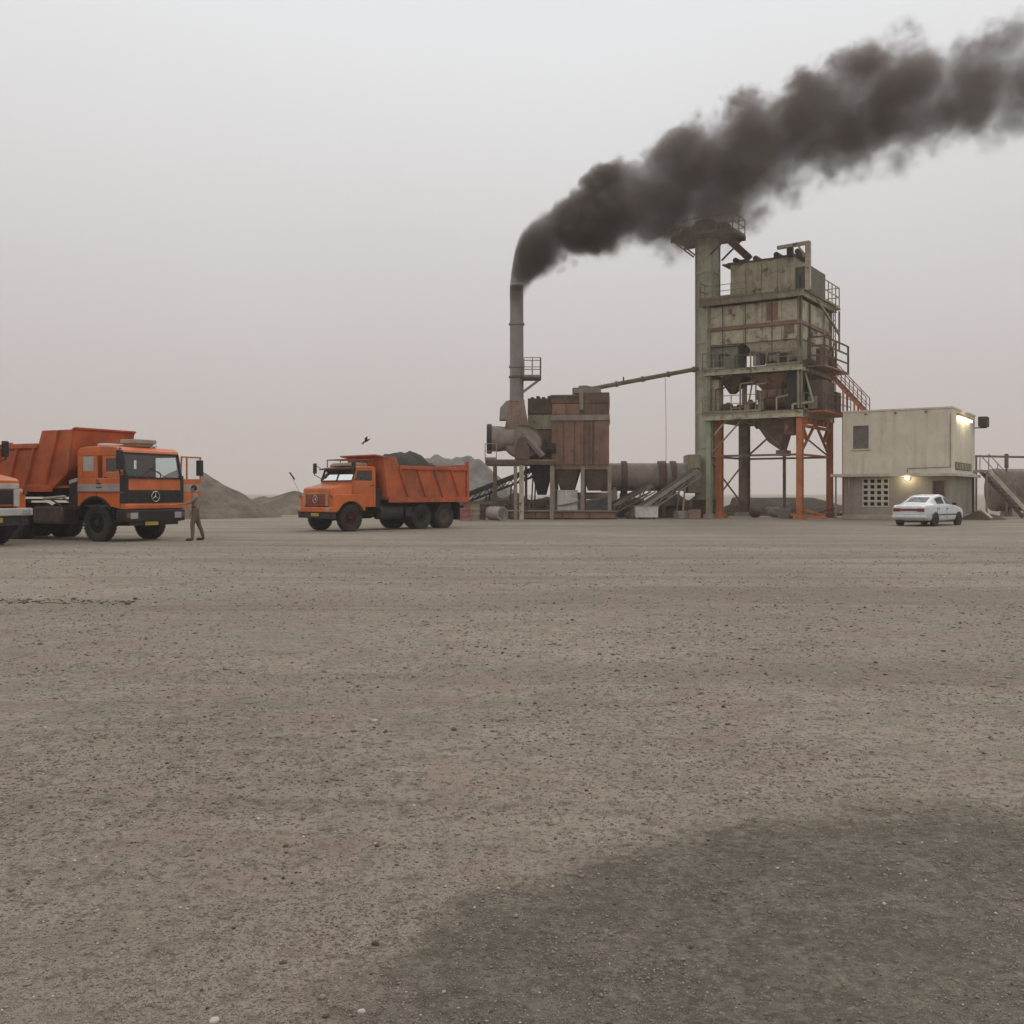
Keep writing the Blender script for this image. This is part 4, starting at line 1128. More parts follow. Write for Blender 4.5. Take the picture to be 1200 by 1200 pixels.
# ---------------------------------------------------------------- mixing tower
TA = R(-34); tu = Vector((math.cos(TA), math.sin(TA))); tv = Vector((-tu.y, tu.x))
T0 = Vector((11.87, 59.07)); L, D = 5.5, 5.85
def TX(px, y=0.0):
    k = (px-600)/F; b0 = T0 + tv*y
    return (k*b0.y - b0.x)/(tu.x - k*tu.y)
def TZ(py, x, y=0.0): return ZP(py, (T0 + tu*x + tv*y).y)
tw = thing('mixing_tower', 'tall rust-streaked olive asphalt mixing tower on orange legs', 'mixing tower', (T0.x, T0.y, 0), TA)
zA, zB, zC = 6.15, 8.8, 13.05
def leg(x, y, z0, z1, w, mat, name='leg', foot=True):
    b = MB(); hbeam(b, (x, y, z0), (x, y, z1), w, w, .05)
    o = b.build(name, mat, tw)
    if foot and z0 < .5:
        f = MB(); f.box(x-w*.9, x+w*.9, y-w*.9, y+w*.9, 0, .22); f.box(x-w*.7, x+w*.7, y-w*.7, y+w*.7, .22, .27); f.build('foot', CONC if mat is not ORUST else ORUST, o)
    return o
leg(0, 0, .25, zA-.2, .30, GREENP); leg(L, 0, .25, zA-.2, .34, ORUST); leg(L, D, .25, zA-.2, .34, ORUST); leg(0, D, .25, zA-.2, .58, BROWN_S)
leg(TX(843, .9), .9, .25, zA-.2, .40, ORUST)
leg(L*.48, D, .25, zA-.2, .16, BROWN_S)
for x, y in ((0,0),(L,0),(L,D),(0,D)): leg(x, y, zA+.22, zB-.2, .26, OLIVE_D, 'column', False)
for x, y in ((0,0),(L,0),(L,D),(0,D)): leg(x, y, zB+.16, zC-.2, .24, OLIVE_D, 'column', False)
def deck(z, x0, x1, y0, y1, mat, th=.32, name='deck'):
    b = MB()
    b.box(x0, x1, y0, y1, z-.03, z+.03); o = b.build(name, BROWN_S, tw)
    f = MB()
    for y in (y0+.08, y1-.08): hbeam(f, (x0, y, z-.04-th/2), (x1, y, z-.04-th/2), .16, th)
    for k in range(5):
        x = x0 + .1 + (x1-x0-.2)*k/4; hbeam(f, (x, y0+.17, z-.06-th/2), (x, y1-.17, z-.06-th/2), .12, th*.8)
    f.build('deck_frame', mat, o)
    return o
deck(zA+.1, -.35, L+.25, -.35, D+.2, OLIVE, .36)
deck(zB+.05, -.35, L+.2, -.35, D+.2, OLIVE, .28)
deck(zC+.02, -.45, L+.35, -.5, D+.3, OLIVE_D, .34)
# horizontal and diagonal bracing of the open leg storey
def brace(p, q, w, mat, name='brace'):
    b = MB(); b.bar(p, q, w, w*.7); return b.build(name, mat, tw)
zb = 3.72
hb = [((0,0,zb),(L,0,zb),BROWN_S),((L,0,zb),(L,D,zb),ORUST),((0,D,zb),(L,D,zb),BROWN_S),((0,0,zb),(0,D,zb),BROWN_S)]
for p, q, m in hb: brace(p, q, .17, m, 'beam')
brace((0,D,zb), (L*.5,D,zA-.1), .13, BROWN_S); brace((L,D,zb), (L*.5,D,zA-.1), .13, BROWN_S)
brace((0,0,zb), (L*.40,0,zA-.15), .10, OLIVE_D); brace((L*.22,0,zA-.15), (0,.0,zb+.9), .12, OLIVE)
brace((L,0,zb), (L,D*.5,zA-.5), .14, ORUST); brace((L,D,zb), (L,D*.5,zA-.5), .14, ORUST)
brace((L,0,zA-.75), (L,D,zA-.75), .22, ORUST, 'beam'); brace((L,0,zA-.4), (L,1.2,zA-1.5), .2, ORUST); brace((L,D,zA-.4), (L,D-1.2,zA-1.5), .2, ORUST)
brace((0,0,.6), (0,D,zb-.2), .09, BROWN_S); brace((0,D,.6), (0,0,zb-.2), .09, BROWN_S)
# orange plate girder under the right-hand end of the lower deck
b = MB(); b.box(L+.03, L+.12, .2, D-.2, zA-.62, zA-.24)
for k in range(7): b.box(L+.12, L+.20, .3+k*(D-.7)/6, .36+k*(D-.7)/6, zA-.62, zA-.24)
b.build('end_girder', ORUST, tw)
# discharge chute hanging under the lower deck
x0, x1 = TX(884, 1.6), TX(926, 1.6)
b = MB(); b.add([(x0,1.0,zA-.1),(x1,1.0,zA-.1),(x1,2.8,zA-.1),(x0,2.8,zA-.1),(x0+.95,1.3,4.55),(x1-.45,1.3,4.0),(x1-.45,2.3,4.0),(x0+.95,2.3,4.55)],
                [(3,2,1,0),(4,5,6,7),(0,1,5,4),(1,2,6,5),(2,3,7,6),(3,0,4,7)])
ch = b.build('discharge_chute', BROWN_S, tw, .02)
b = MB(); b.bar((x0,.98,zA-.2), (x1-.5,1.22,4.35), .14, .08); b.bar((x0+.2,.98,zA-.3), (x1,.98,zA-.3), .1); b.build('chute_stiffener', OLIVE_D, ch)
b = MB(); b.box(x1-.75, x1-.2, 1.25, 2.35, 3.72, 4.05); b.build('chute_gate', RUST, ch, .02)
b = MB(); b.box(TX(919,.6), TX(931,.6), .5, 1.5, 4.9, zA-.15); b.tube((TX(925,.4), .45, 5.3), (TX(925,.4), -.1, 5.3), .12); b.build('gate_actuator', RUST, tw, .02)
b = MB(); b.tube((L*.3, 3.5, zA-.3), (L*.75, 3.5, zA-.3), .35, n=16); b.build('binder_pipe', RUST_D, tw)
# mixer storey between the two decks
b = MB(); x0, x1 = TX(893, 1.2), TX(938, 1.2); zc = 7.05
sec = [(x0, 1.2 + .8*math.cos(a), zc + .55*math.sin(a)) for a in [math.pi + math.pi*k/10 for k in range(11)]]
b.loft([[(x, p[1], p[2]) for p in sec] + [(x, 2.0, 7.55), (x, .4, 7.55)] for x in (x0, x1)])
mx = b.build('mixer', RUST, tw, .02)
b = MB()
for k in range(5): x = x0 + (x1-x0)*k/4; b.box(x-.04, x+.04, .35, 2.05, 7.0, 7.58)
b.build('mixer_rib', RUST_D, mx)
b = MB(); b.frustum((TX(897,1.3), TX(921,1.3), .9, 1.9, 7.55), (TX(883,1.3), TX(934,1.3), .35, 2.6, 8.5)); b.build('weigh_hopper', RUST, tw, .02)
b = MB(); b.frustum((.9,1.2,1.0,1.3,7.5), (.35,1.9,.5,2.2,8.5)); b.build('filler_hopper', RUST_D, tw, .02)
b = MB(); b.box(TX(921,.1), TX(938,.1), .2, .9, 6.35, 8.45); b.build('doorway_shade', SOOT, tw, .02)  # solid near-black box stands for the shade in a doorway
b = MB(); b.box(.10, .55, .15, .9, 6.35, 8.3); b.build('cable_duct', OLIVE, tw, .02)
for px_, w_, h_ in ((853,.55,.6),(866,.7,.45),(879,.5,.7),(888,.45,.4)):
    x = TX(px_, .6); b = MB(); b.tube((x-w_/2, .6, 6.3+h_*.5), (x+w_/2, .6, 6.3+h_*.5), h_*.42, n=12); b.box(x-w_*.45, x+w_*.3, .35, .9, 6.26, 6.3+h_*.35); b.box(x-.1, x+.12, .5, .75, 6.3+h_*.5, 6.35+h_)
    b.build('drive_motor', RUST_D if px_ % 2 else CHASSIS, tw, .02)
b = MB(); b.box(1.5, 4.8, 4.2, 5.2, 6.3, 7.3); b.box(3.2, 4.2, 3.2, 4.4, 6.3, 8.4); b.build('filler_screw', RUST_D, tw, .03)
b = MB(); b.tube((L-.3, 2.2, 6.3), (L-.3, 2.2, 8.5), .3, n=14); b.tube((L-.3, 3.6, 6.3), (L-.3, 3.6, 8.0), .38, n=14); b.build('bitumen_pot', CHASSIS, tw)
rail('guard_rail', OLIVE_D, tw, [(-.3,-.3,zA+.12), (L*.60,-.3,zA+.12)], 1.0, .8)
rail('guard_rail', OLIVE_D, tw, [(L+.2,.1,zA+.12), (L+.2,D,zA+.12)], 1.0, .9)
rail('guard_rail', OLIVE_D, tw, [(-.3,-.3,zB+.08), (1.1,-.3,zB+.08)], 1.0, .7)
# hot bins
x0, x1 = -.12, L+.1; y0, y1 = -.12, D-.2
zt, zm, zl = zC-.42, TZ(383, 2.5), TZ(402, 2.5)
bins = MB(); bins.box(x0+.1, x1-.1, y0+.1, y1-.1, zl+.02, zt); bo = bins.build('hot_bin', OLIVE, tw)
for k in range(5):                                                # front plates
    a, c = x0 + (x1-x0)*k/5, x0 + (x1-x0)*(k+1)/5
    MB().box(a+.02, c-.02, y0+.055, y0+.1, zm+.14, zt-.03).build('bin_plate', OLIVE, bo, .006)
    MB().box(a+.02, c-.02, y0+.055, y0+.1, zl+.03, zm-.12).build('bin_plate', OLIVE, bo, .008)
for k in range(4):
    a, c = y0+.1 + (y1-y0-.2)*k/4, y0+.1 + (y1-y0-.2)*(k+1)/4
    MB().box(x1-.1, x1-.055, a+.02, c-.02, zm+.14, zt-.03).build('bin_plate', OLIVE, bo, .008)
    MB().box(x1-.1, x1-.055, a+.02, c-.02, zl+.03, zm-.12).build('bin_plate', OLIVE_D if k == 1 else OLIVE, bo, .008)
b = MB(); b.box(x0-.02, x1+.02, y0-.04, y0+.04, zm-.10, zm+.12); b.box(x1-.05, x1+.03, y0+.04, y1, zm-.10, zm+.12); b.build('waist_band', RUST, bo, .015)
b = MB(); b.box(TX(898,-.1), TX(911,-.1), y0+.02, y0+.054, zm+.25, zt-.1); b.build('rust_patch_plate', RUST, bo)
b = MB(); b.box(TX(919,-.1), TX(930,-.1), y0+.01, y0+.054, zl+.35, zl+1.0); b.build('inspection_hatch', BROWN_S, bo, .01)
b = MB(); b.tube((x1-.02, 2.0, zl+.45), (x1-.06, 2.0, zl+.45), .16, n=14); b.build('sight_port', SOOT, bo)
b = MB(); b.frustum((TX(889), L-.12, .5, 3.2, TZ(423, 3.5)), (TX(868)+.2, L-.05, .1, y1-.2, zl+.02)); b.build('bin_hopper', OLIVE, bo, .02)
b = MB(); b.frustum((.55, .95, 1.0, 2.0, zl-.6), (0.1, TX(868)+.1, .1, 3.0, zl+.02)); b.build('bin_hopper', OLIVE_D, bo, .02)
for k in range(3):
    x = TX(895)+.2 + k*.85; b = MB(); b.box(x, x+.72, .6, 2.6, zB+.12, TZ(423, 3.5)-.01); b.build('bin_gate', RUST_D, bo, .02)
b = MB(); b.box(.12, TX(864), .05, 1.3, zB+.12, TZ(407, .8)); b.build('sampling_locker', worn('dull_green_locker', (.17,.19,.14), .7, rust=.25, streak=.4), tw, .02)
b = MB(); b.box(.1, TX(868), -.08, 1.4, TZ(406.5,.8), TZ(405,.8)); b.build('locker_canopy', BROWN_S, tw)
# screen house on top
sx0, sx1 = TX(856, .7), TX(931, .7); zs = TZ(308, 2.0, .7)
b = MB(); b.box(sx0, sx1, .7, 4.4, zC+.06, zs); so = b.build('screen_house', OLIVE, tw, .02)
for k in range(4):
    a, c = sx0 + (sx1-sx0)*k/4, sx0 + (sx1-sx0)*(k+1)/4
    MB().box(a+.03, c-.03, .65, .70, zC+.25, zs-.12).build('house_plate', OLIVE, so, .006)
b = MB(); b.box(sx1+.02, TX(950, .9), .9, 3.8, zC+.06, TZ(313, 5, .9)); b.build('screen_drive_casing', worn('dark_green_casing', (.11,.12,.085), .75, rust=.35, streak=.5), so, .03)
for k in range(11):
    x = sx0 - .35 + (sx1 - sx0 + .3)*k/10; h = .08 + .22*random.random()
    b = MB(); b.box(x, x+.38, .75+.3*random.random(), 1.9+random.random(), zs+.01, zs+h)
    if k % 3 == 1: b.tube((x+.15, .9, zs+h+.12), (x+.15, 1.7, zs+h+.12), .17, n=10)
    b.build('screen_motor', SOOT if k % 2 else RUST_D, so, .02)
b = MB(); b.box(sx0-.5, sx1+.1, .6, 2.9, zs+.0, zs+.07); b.build('screen_lid', RUST_D, so)
rail('guard_rail', OLIVE_D, tw, [(-.4,-.45,zC+.05), (-.4,1.0,zC+.05)], 1.0, .7)
rail('guard_rail', OLIVE, tw, [(L+.3,2.2,zC+.05), (L+.3,D+1.0,zC+.05), (L-1.5,D+1.0,zC+.05)], 1.25, .8, .035)
b = MB(); b.box(L-1.6, L+.36, D+.31, D+1.1, zC-.08, zC+.02); b.build('rear_landing', OLIVE_D, tw)
b = MB(); b.bar((L+.3, 2.2, zC-.15), (L+.3, D+1.0, zC-1.6), .12); b.bar((L+.3, D+1.0, zC-.15), (L+.3, D+1.0, zC-2.6), .10); b.build('landing_bracket', OLIVE_D, tw)
# hoist jib
jx = TX(947, .3); jz = TZ(283, jx, .3)
b = MB(); b.bar((jx, .3, zC+.05), (jx, .3, jz), .28); b.bar((jx+.1, .3, jz-.06), (TX(911,.3), .3, jz-.12), .2); b.bar((jx, .3, jz-1.0), (jx-.55, .3, jz-.2), .10)
jo = b.build('hoist_jib', OLIVE, tw, .01)
b = MB(); hx = TX(926, .3); b.box(hx-.17, hx+.17, .15, .45, jz-.75, jz-.2); b.bar((hx, .3, jz-.75), (hx, .3, zs+.1), .14); b.build('hoist', SOOT, jo, .03)
# caged landings on the right-hand side
zl2 = zB+.05
b = MB(); b.box(L+.22, L+1.25, .6, D-.2, zl2-.10, zl2); b.build('side_landing', BROWN_S, tw)
b = MB(); zt2 = TZ(397, L, 1)
pts = [(L+.28,.65),(L+1.2,.65),(L+1.2,D-.3),(L+.28,D-.3),(L+1.2,D*.5)]
for x, y in pts: b.bar((x,y,zl2), (x,y,zt2), .10)
for z in (zl2+.55, zl2+1.1, zt2): b.bar((L+.28,.65,z), (L+1.2,.65,z), .08); b.bar((L+1.2,.65,z), (L+1.2,D-.3,z), .08)
b.bar((L+1.2,.65,zl2), (L+1.2,D*.5,zt2), .07); b.build('landing_cage', RUST_D, tw)
b = MB(); b.tube((L+.6,2.2,zl2), (L+.6,2.2,zl2+1.1), .33, n=14); b.tube((L+.7,3.8,zl2), (L+.7,3.8,zl2+.8), .3, n=14); b.build('air_receiver', RUST, tw)
b = MB(); b.box(L+.22, L+1.0, 1.0, 3.4, zA+.15, zA+1.9); b.box(L+.3, L+1.05, 3.6, 4.6, zA+.15, zA+1.4); b.build('bitumen_pump', RUST_D, tw, .04)
b = MB(); b.box(L+.26, L+1.3, .3, D-.1, zA, zA+.08); b.build('side_landing', ORUST, tw)
ladder('ladder', BROWN_S, tw, (L+.45, D-.6, zA+.1), (L+.45, D-.6, zC), .42, (0,1,0))

# pipes, junction boxes and cables all over the tower
rr_ = random.Random(5)
def pipe_run(pts, r, mat, name='pipe'): return MB().path(pts, r, 8).build(name, mat, tw)
for k in range(5):
    x = .5 + k*.95 + rr_.random()*.4
    pipe_run([(x, -.2, zB+.1), (x, -.2, zB+.5+rr_.random()*.6), (x+.5+rr_.random()*.5, .3, zB+.9)], .05, rr_.choice([RUST_D, OLIVE_D, SOOT]))
for k in range(7):
    x = .4 + k*.75 + rr_.random()*.3; z = zA+.35+rr_.random()*1.5
    pipe_run([(x, -.1, zA+.15), (x, -.1, z), (x+.3+rr_.random()*.8, .2, z+.1), (x+.4+rr_.random()*.6, .9, zB-.35)], .045+.03*rr_.random(), rr_.choice([RUST_D, OLIVE_D, SOOT, GREENP]))
for k in range(6):
    y = .5 + k*.85; z = zA+.3+rr_.random()*1.2
    pipe_run([(L+.1, y, zA+.15), (L+.1, y, z), (L-.5, y+.5, z+.2), (L-.4, y+.4, zB-.3)], .05, rr_.choice([RUST_D, ORUST, SOOT]))
for k in range(6):
    x, z = rr_.uniform(.3, L-.6), rr_.choice([zA+.2, zB+.15]); s_ = rr_.uniform(.22, .5)
    b = MB(); b.box(x, x+s_, -.25, .0, z, z+s_*1.4); b.build('junction_box', rr_.choice([SOOT, TAUPE, OLIVE_D]), tw, .015)
for k in range(9):
    y, z = rr_.uniform(.5, D-.8), rr_.choice([zA+.2, zB+.15]); s_ = rr_.uniform(.22, .55)
    b = MB(); b.box(L+.22, L+.22+s_, y, y+s_, z, z+s_*1.5); b.build('junction_box', rr_.choice([SOOT, RUST, OLIVE_D, TAUPE]), tw, .015)
for x in (.9, 2.3, 3.9): pipe_run([(x, -.03, zB+.3), (x, -.09, zB+.6), (x, -.12, zC-.4)], .022, SOOT, 'cable')
pipe_run([(-.1, -.08, zA), (-.12, -.1, zB), (-.1, -.1, zC)], .07, GREENP); pipe_run([(L+.05, -.1, zA+.2), (L+.05, -.1, zC+.8)], .045, SOOT)
pipe_run([(L+.14, 1.4, zA+.2), (L+.14, 1.4, zC-.5)], .06, RUST_D); pipe_run([(L+.14, 4.2, zB+.2), (L+.14, 4.2, zC+.6)], .05, OLIVE_D)
rail('guard_rail', OLIVE_D, tw, [(-.35,-.45,zC+.05), (L*.45,-.45,zC+.05)], .75, .9, .022)
rail('guard_rail', OLIVE_D, tw, [(L*.66,-.3,zB+.08), (L+.1,-.3,zB+.08)], .9, .6)
rail('guard_rail', RUST_D, tw, [(L+1.3,.3,zA+.08), (L+1.3,D-.1,zA+.08)], 1.0, .8)

# ---------------------------------------------------------------- bucket elevator
ew = .54
el = thing('bucket_elevator', 'pale green square elevator shaft rising into the smoke beside the mixing tower', 'bucket elevator', (12.07, 60.5, 0), TA)
ztop = 17.15
b = MB(); b.box(-ew, ew, -ew, ew, 0, ztop); so = b.build('shaft', ELEV, el, .015)
for k in range(1, 8):
    z = ztop*k/8; b = MB(); b.box(-ew-.05, ew+.05, -ew-.05, ew+.05, z-.05, z+.05); b.build('shaft_flange', OLIVE, so)
b = MB()
for x, y in ((-ew,-ew),(ew,-ew),(ew,ew),(-ew,ew)): b.box(x-.05, x+.05, y-.05, y+.05, .02, ztop-.02)
b.build('corner_angle', GREENP, so)
b = MB(); b.box(-ew-.2, ew+.25, -ew-.1, ew+.1, 0, 1.1); b.build('boot', RUST_D, el, .04)
b = MB(); b.box(-2.0, 2.05, -1.05, 1.05, ztop, ztop+.12); b.box(-2.0, 2.05, -1.05, -.95, ztop-.16, ztop); b.box(-2.0, 2.05, .95, 1.05, ztop-.16, ztop)
for s in (-1, 1): b.bar((s*ew, -.9, ztop-1.2), (s*1.9, -.9, ztop-.05), .09); b.bar((s*ew, .9, ztop-1.2), (s*1.9, .9, ztop-.05), .09)
po = b.build('head_platform', RUST_D, el)
rail('guard_rail', TAUPE, po, [(-1.95,-1,ztop+.12), (2.0,-1,ztop+.12), (2.0,1,ztop+.12), (-1.95,1,ztop+.12), (-1.95,-1,ztop+.12)], 1.0, .8)
b = MB(); b.prism([(-.8, ztop+.12), (.8, ztop+.12), (.8, ztop+.8), (.5, ztop+1.05), (-.4, ztop+1.1), (-.8, ztop+.8)], -.6, .6); b.tube((-.1, -.9, ztop+.6), (-.1, .9, ztop+.6), .26, n=14)
b.build('head_casing', OLIVE_D, el, .03)
b = MB(); b.box(.9, 1.5, -.7, .1, ztop+.12, ztop+.7); b.build('head_drive', SOOT, el, .03); MB().tube((-1.5, -.5, ztop+.4), (-.9, -.5, ztop+.4), .25, n=12).build('drive_motor', SOOT, el, .03)
b = MB(); b.bar((.7, 0, ztop+.45), (2.55, .35, zs+.45), .5, .42); b.build('delivery_chute', RUST_D, el, .02)
ladder('ladder', TAUPE, el, (-ew-.18, 0, .3), (-ew-.18, 0, ztop), .4, (0,1,0))

# ---------------------------------------------------------------- orange stair down to the control building
st = thing('access_stair', 'rusty orange stair sloping from the tower down to the building roof', 'stair')
p, q = P(969, 434, 58.6), P(1017, 485, 57.8)
dirn = (q-p).normalized(); side = Vector((tv.x, tv.y, 0))*.42
for s in (-1, 1):
    b = MB(); b.bar(p + side*s, q + side*s, .06, .18); b.build('stringer', ORUST_D, st)
    b = MB(); up = Vector((0,0,.95))
    for i in range(6): m = p.lerp(q, i/5) + side*s; b.bar(m, m+up, .045)
    b.bar(p + side*s + up, q + side*s + up, .05); b.bar(p + side*s + up*.5, q + side*s + up*.5, .04); b.build('handrail', ORUST_D, st)
n = 13
tread = MB().box(-.13, .13, -.41, .41, -.02, .02).mesh('tread', RUST)
for i in range(1, n): link('tread', tread, st, loc=p.lerp(q, i/n), rotz=TA)
for k in (.45, .72):
    b = MB(); m = p.lerp(q, k); b.bar(m + side, (m + side).xy.to_3d() + Vector((0,0,0)), .09); b.bar(m - side, (m - side).xy.to_3d(), .09); b.bar(m - side + Vector((0,0,-1.2)), m + side + Vector((0,0,-2.8)), .06); b.build('stair_post', ORUST, st)

# ---------------------------------------------------------------- filter house
bg = thing('filter_house', 'rust brown filter house box on legs with two hopper bottoms', 'filter house', (XP(647, 57), 57, 0), R(-6))
W_, Dp = XP(713, 57) - XP(647, 57), 3.6
z0, z1, zf = ZP(546, 57), ZP(463, 57), ZP(491, 57)
b = MB(); b.box(.04, W_-.04, .05, Dp, z0, zf); main = b.build('housing', RUST, bg)
for k, (a, c, m) in enumerate([(0,.20,RUST),(.20,.40,RUST),(.40,.54,RUST),(.54,.74,RUST_D),(.74,1.0,RUST)]):
    MB().box(W_*a+.02, W_*c-.02, 0, .05, z0+.06, zf-.08).build('wall_panel', m, main, .01)
b = MB()
for a in [k/13 for k in range(14)]: b.box(W_*a-.025, W_*a+.025, -.04, .01, z0, zf)
b.build('panel_rib', RUST, main)
b = MB(); b.box(-.06, W_+.06, -.1, Dp+.05, zf-.10, zf+.22); b.build('middle_flange', TAUPE, bg, .01)
b = MB(); b.box(-.02, W_+.02, -.03, Dp, zf+.225, z1-.5); b.build('bag_chamber', RUST, bg)
for k in range(4): MB().box(W_*k/4+.03, W_*(k+1)/4-.03, -.07, -.03, zf+.28, z1-.55).build('chamber_panel', RUST if k < 2 else RUST_D, bg, .01)
b = MB(); b.box(-.08, W_*.55, -.08, Dp, z1-.495, z1-.1); b.box(W_*.55+.01, W_+.04, -.10, Dp, z1-.495, z1+.12); b.build('roof_cover', RUST_D, bg, .02)
b = MB(); b.box(-.1, W_*.5, -.15, Dp+.1, z1-.098, z1-.0); b.build('roof_edge', BROWN_S, bg)
b = MB(); b.tube((W_*.55, 1.0, z1+.12), (W_*.55, 1.0, z1+.62), .32, n=14); b.box(W_*.38, W_*.86, .5, 1.6, z1+.13, z1+.42); b.tube((W_*.52, -.18, z1-.9), (W_*.52, -.18, z1+.3), .13); b.build('screw_inlet_box', TAUPE, bg, .03)
for k in range(2):
    a, c = W_*(.02 + .49*k), W_*(.49 + .49*k)
    b = MB(); b.frustum((a+.38, c-.38, .7, 2.6, ZP(575, 58)), (a, c, .05, Dp-.1, z0-.01)); b.build('hopper', RUST_D, bg, .02)
b = MB(); b.tube((.1, 1.6, 1.35), (W_+.1, 1.6, 1.35), .2, n=12); b.box(W_+.1, W_+.5, 1.3, 1.9, 1.1, 1.7); b.build('collecting_screw', TAUPE, bg)
for x, y in ((.05,.1),(W_*.54,.1),(W_+.05,.1),(.05,Dp-.1),(W_*.54,Dp-.1),(W_+.35,Dp-.1)):
    b = MB(); hbeam(b, (x,y,.5), (x,y,z0), .22, .22, .04); b.build('leg', TAUPE, bg)
b = MB(); b.bar((0,.1,.7), (W_,.1,1.3), .07); b.bar((0,.1,z0-.1), (W_+.5,.1,z0-.1), .16, .2); b.bar((W_,Dp-.1,z0-.05), (W_+.7,Dp-.1,z0-.05), .16, .2); b.build('leg_bracing', BROWN_S, bg)
# darker pre-separator box joined to the left side
b = MB(); b.box(-1.45, -.02, .35, Dp-.3, 3.3, ZP(466, 57)); ann = b.build('separator_box', RUST_D, bg)
for k in range(4): MB().box(-1.43, -.05, .28, .35, 3.4 + k*.92, 4.24 + k*.92).build('separator_plate', (BROWN_S, RUST_D, OLIVE_D, RUST_D)[k], ann, .015)
b = MB(); b.frustum((-.95, -.45, 1.2, 1.8, 1.4), (-1.4, -.05, .4, Dp-.4, 3.29)); b.build('separator_hopper', SOOT, ann, .02)
b = MB()
for k in range(4): b.box(-1.3+.33*k, -1.12+.33*k, .6, 1.6, ZP(466, 57)+.0, ZP(466, 57)+.1+.06*(k % 2))
b.build('separator_lid', SOOT, ann)

# skid under the filter house
sk = thing('steel_skid', 'long low rusty steel skid under the filter house', 'skid')
b = MB(); xa, xb = XP(596, 56.6), XP(722, 56.6)
b.box(xa, xb, 56.6, 60.4, .05, .42); b.build('skid_frame', RUST, sk, .02)
b = MB()
for k in range(5): x = xa + (xb-xa)*k/4; b.box(x-.05, x+.05, 56.52, 56.6, .06, .40)
b.build('skid_rib', RUST_D, sk)
b = MB(); b.box(xa-.04, xb+.04, 56.5, 60.45, .42, .47); b.build('skid_top', BROWN_S, sk)

# ---------------------------------------------------------------- fan and chimney
fan = thing('exhaust_fan', 'grey exhaust fan drum and scroll casing on a raised deck below the chimney', 'fan', (XP(606, 56.4), 56.4, 0), 0)
XF = lambda px: XP(px, 56.4) - XP(606, 56.4)
zd = ZP(539, 56.4)
b = MB(); b.box(XF(569), XF(650), -.9, 2.2, zd-.10, zd); dk = b.build('fan_deck', BROWN_S, fan)
b = MB(); b.bar((XF(569),-.85,zd-.2), (XF(650),-.85,zd-.2), .1, .2); b.bar((XF(569),2.1,zd-.2), (XF(650),2.1,zd-.2), .1, .2); b.build('deck_beam', RUST_D, dk)
for px_, w_, m in ((580,.18,RUST_D),(604,.2,TAUPE),(611,.26,OLIVE),(617,.16,RUST_D),(646,.2,TAUPE)):
    b = MB(); hbeam(b, (XF(px_), -.7 if px_ != 617 else 1.8, 0), (XF(px_), -.7 if px_ != 617 else 1.8, zd-.32), w_, w_, .035); b.build('leg', m, fan)
b = MB(); hbeam(b, (XF(580),1.8,0), (XF(580),1.8,zd-.32), .18, .18, .03); b.build('leg', RUST_D, fan)
rail('guard_rail', TAUPE, fan, [(XF(569),-.85,zd), (XF(582),-.85,zd)], .9, .6)
zf_ = ZP(514, 56.4)
b = MB(); b.lathe([(.0, XF(571)), (.62, XF(571)), (.80, XF(572)), (.80, XF(576)), (.74, XF(577)), (.74, XF(584)), (.70, XF(590)), (.70, XF(602))], 26, 'x')
fo = b.build('inlet_drum', TAUPE, fan, loc=(0, .3, zf_))
b = MB(); b.lathe([(.83, XF(570.5)), (.86, XF(571)), (.86, XF(575.5)), (.83, XF(576.2))], 26, 'x'); b.build('drum_ring', SOOT, fan, loc=(0, .3, zf_))
b = MB(); zc = ZP(519, 56.4); poly = []
for k in range(29):
    a = R(100 - 300*k/28); rr = .98 - .16*k/28; poly.append((XF(612) + rr*1.22*math.cos(a), zc + rr*math.sin(a)))
b.prism(poly, -.25, .95); sc_ = b.build('scroll_casing', TAUPE, fan, .02)
b = MB()
for (a, c) in zip(poly[:-1], poly[1:]): b.bar((a[0], -.27, a[1]), (c[0], -.27, c[1]), .10, .06, up=(0,1,0))
b.build('scroll_rim', RUST_D, sc_)
b = MB(); b.tube((XF(612), -.26, zc), (XF(612), -.9, zc), .3, n=14); b.box(XF(604), XF(620), -1.0, -.5, zd, zc-.2); b.build('bearing_block', RUST_D, fan, .03)
b = MB(); b.bar((XF(613), -.45, ZP(506, 56)), (XF(637), -.45, ZP(534, 56)), .3, .22); b.bar((XF(611), -.5, ZP(509, 56)), (XF(634), -.5, ZP(536, 56)), .12, .12); b.build('belt_guard', TAUPE, fan, .03)
b = MB(); b.prism([(XF(585), ZP(492,56.4)), (XF(601), ZP(492,56.4)), (XF(603), ZP(468,56.4)), (XF(593), ZP(470,56.4)), (XF(586), ZP(478,56.4))], -.1, 1.0); b.build('inlet_elbow', GREY_S, fan, .03)
b = MB(); b.add([(XF(590),-.2,ZP(510,56.4)),(XF(621),-.2,ZP(510,56.4)),(XF(621),1.1,ZP(510,56.4)),(XF(590),1.1,ZP(510,56.4)),(XF(598),-.1,ZP(468,56.4)),(XF(614),-.1,ZP(468,56.4)),(XF(614),.75,ZP(468,56.4)),(XF(598),.75,ZP(468,56.4))],
               [(3,2,1,0),(4,5,6,7),(0,1,5,4),(1,2,6,5),(2,3,7,6),(3,0,4,7)]); b.build('outlet_transition', TAUPE_R, fan, .02)
b = MB(); b.box(XF(622), XF(640), .2, 1.6, zd+.02, zd+1.2); b.tube((XF(640), .6, zd+.7), (XF(652), .6, zd+.7), .3, n=14); b.build('fan_motor', SOOT, fan, .04)

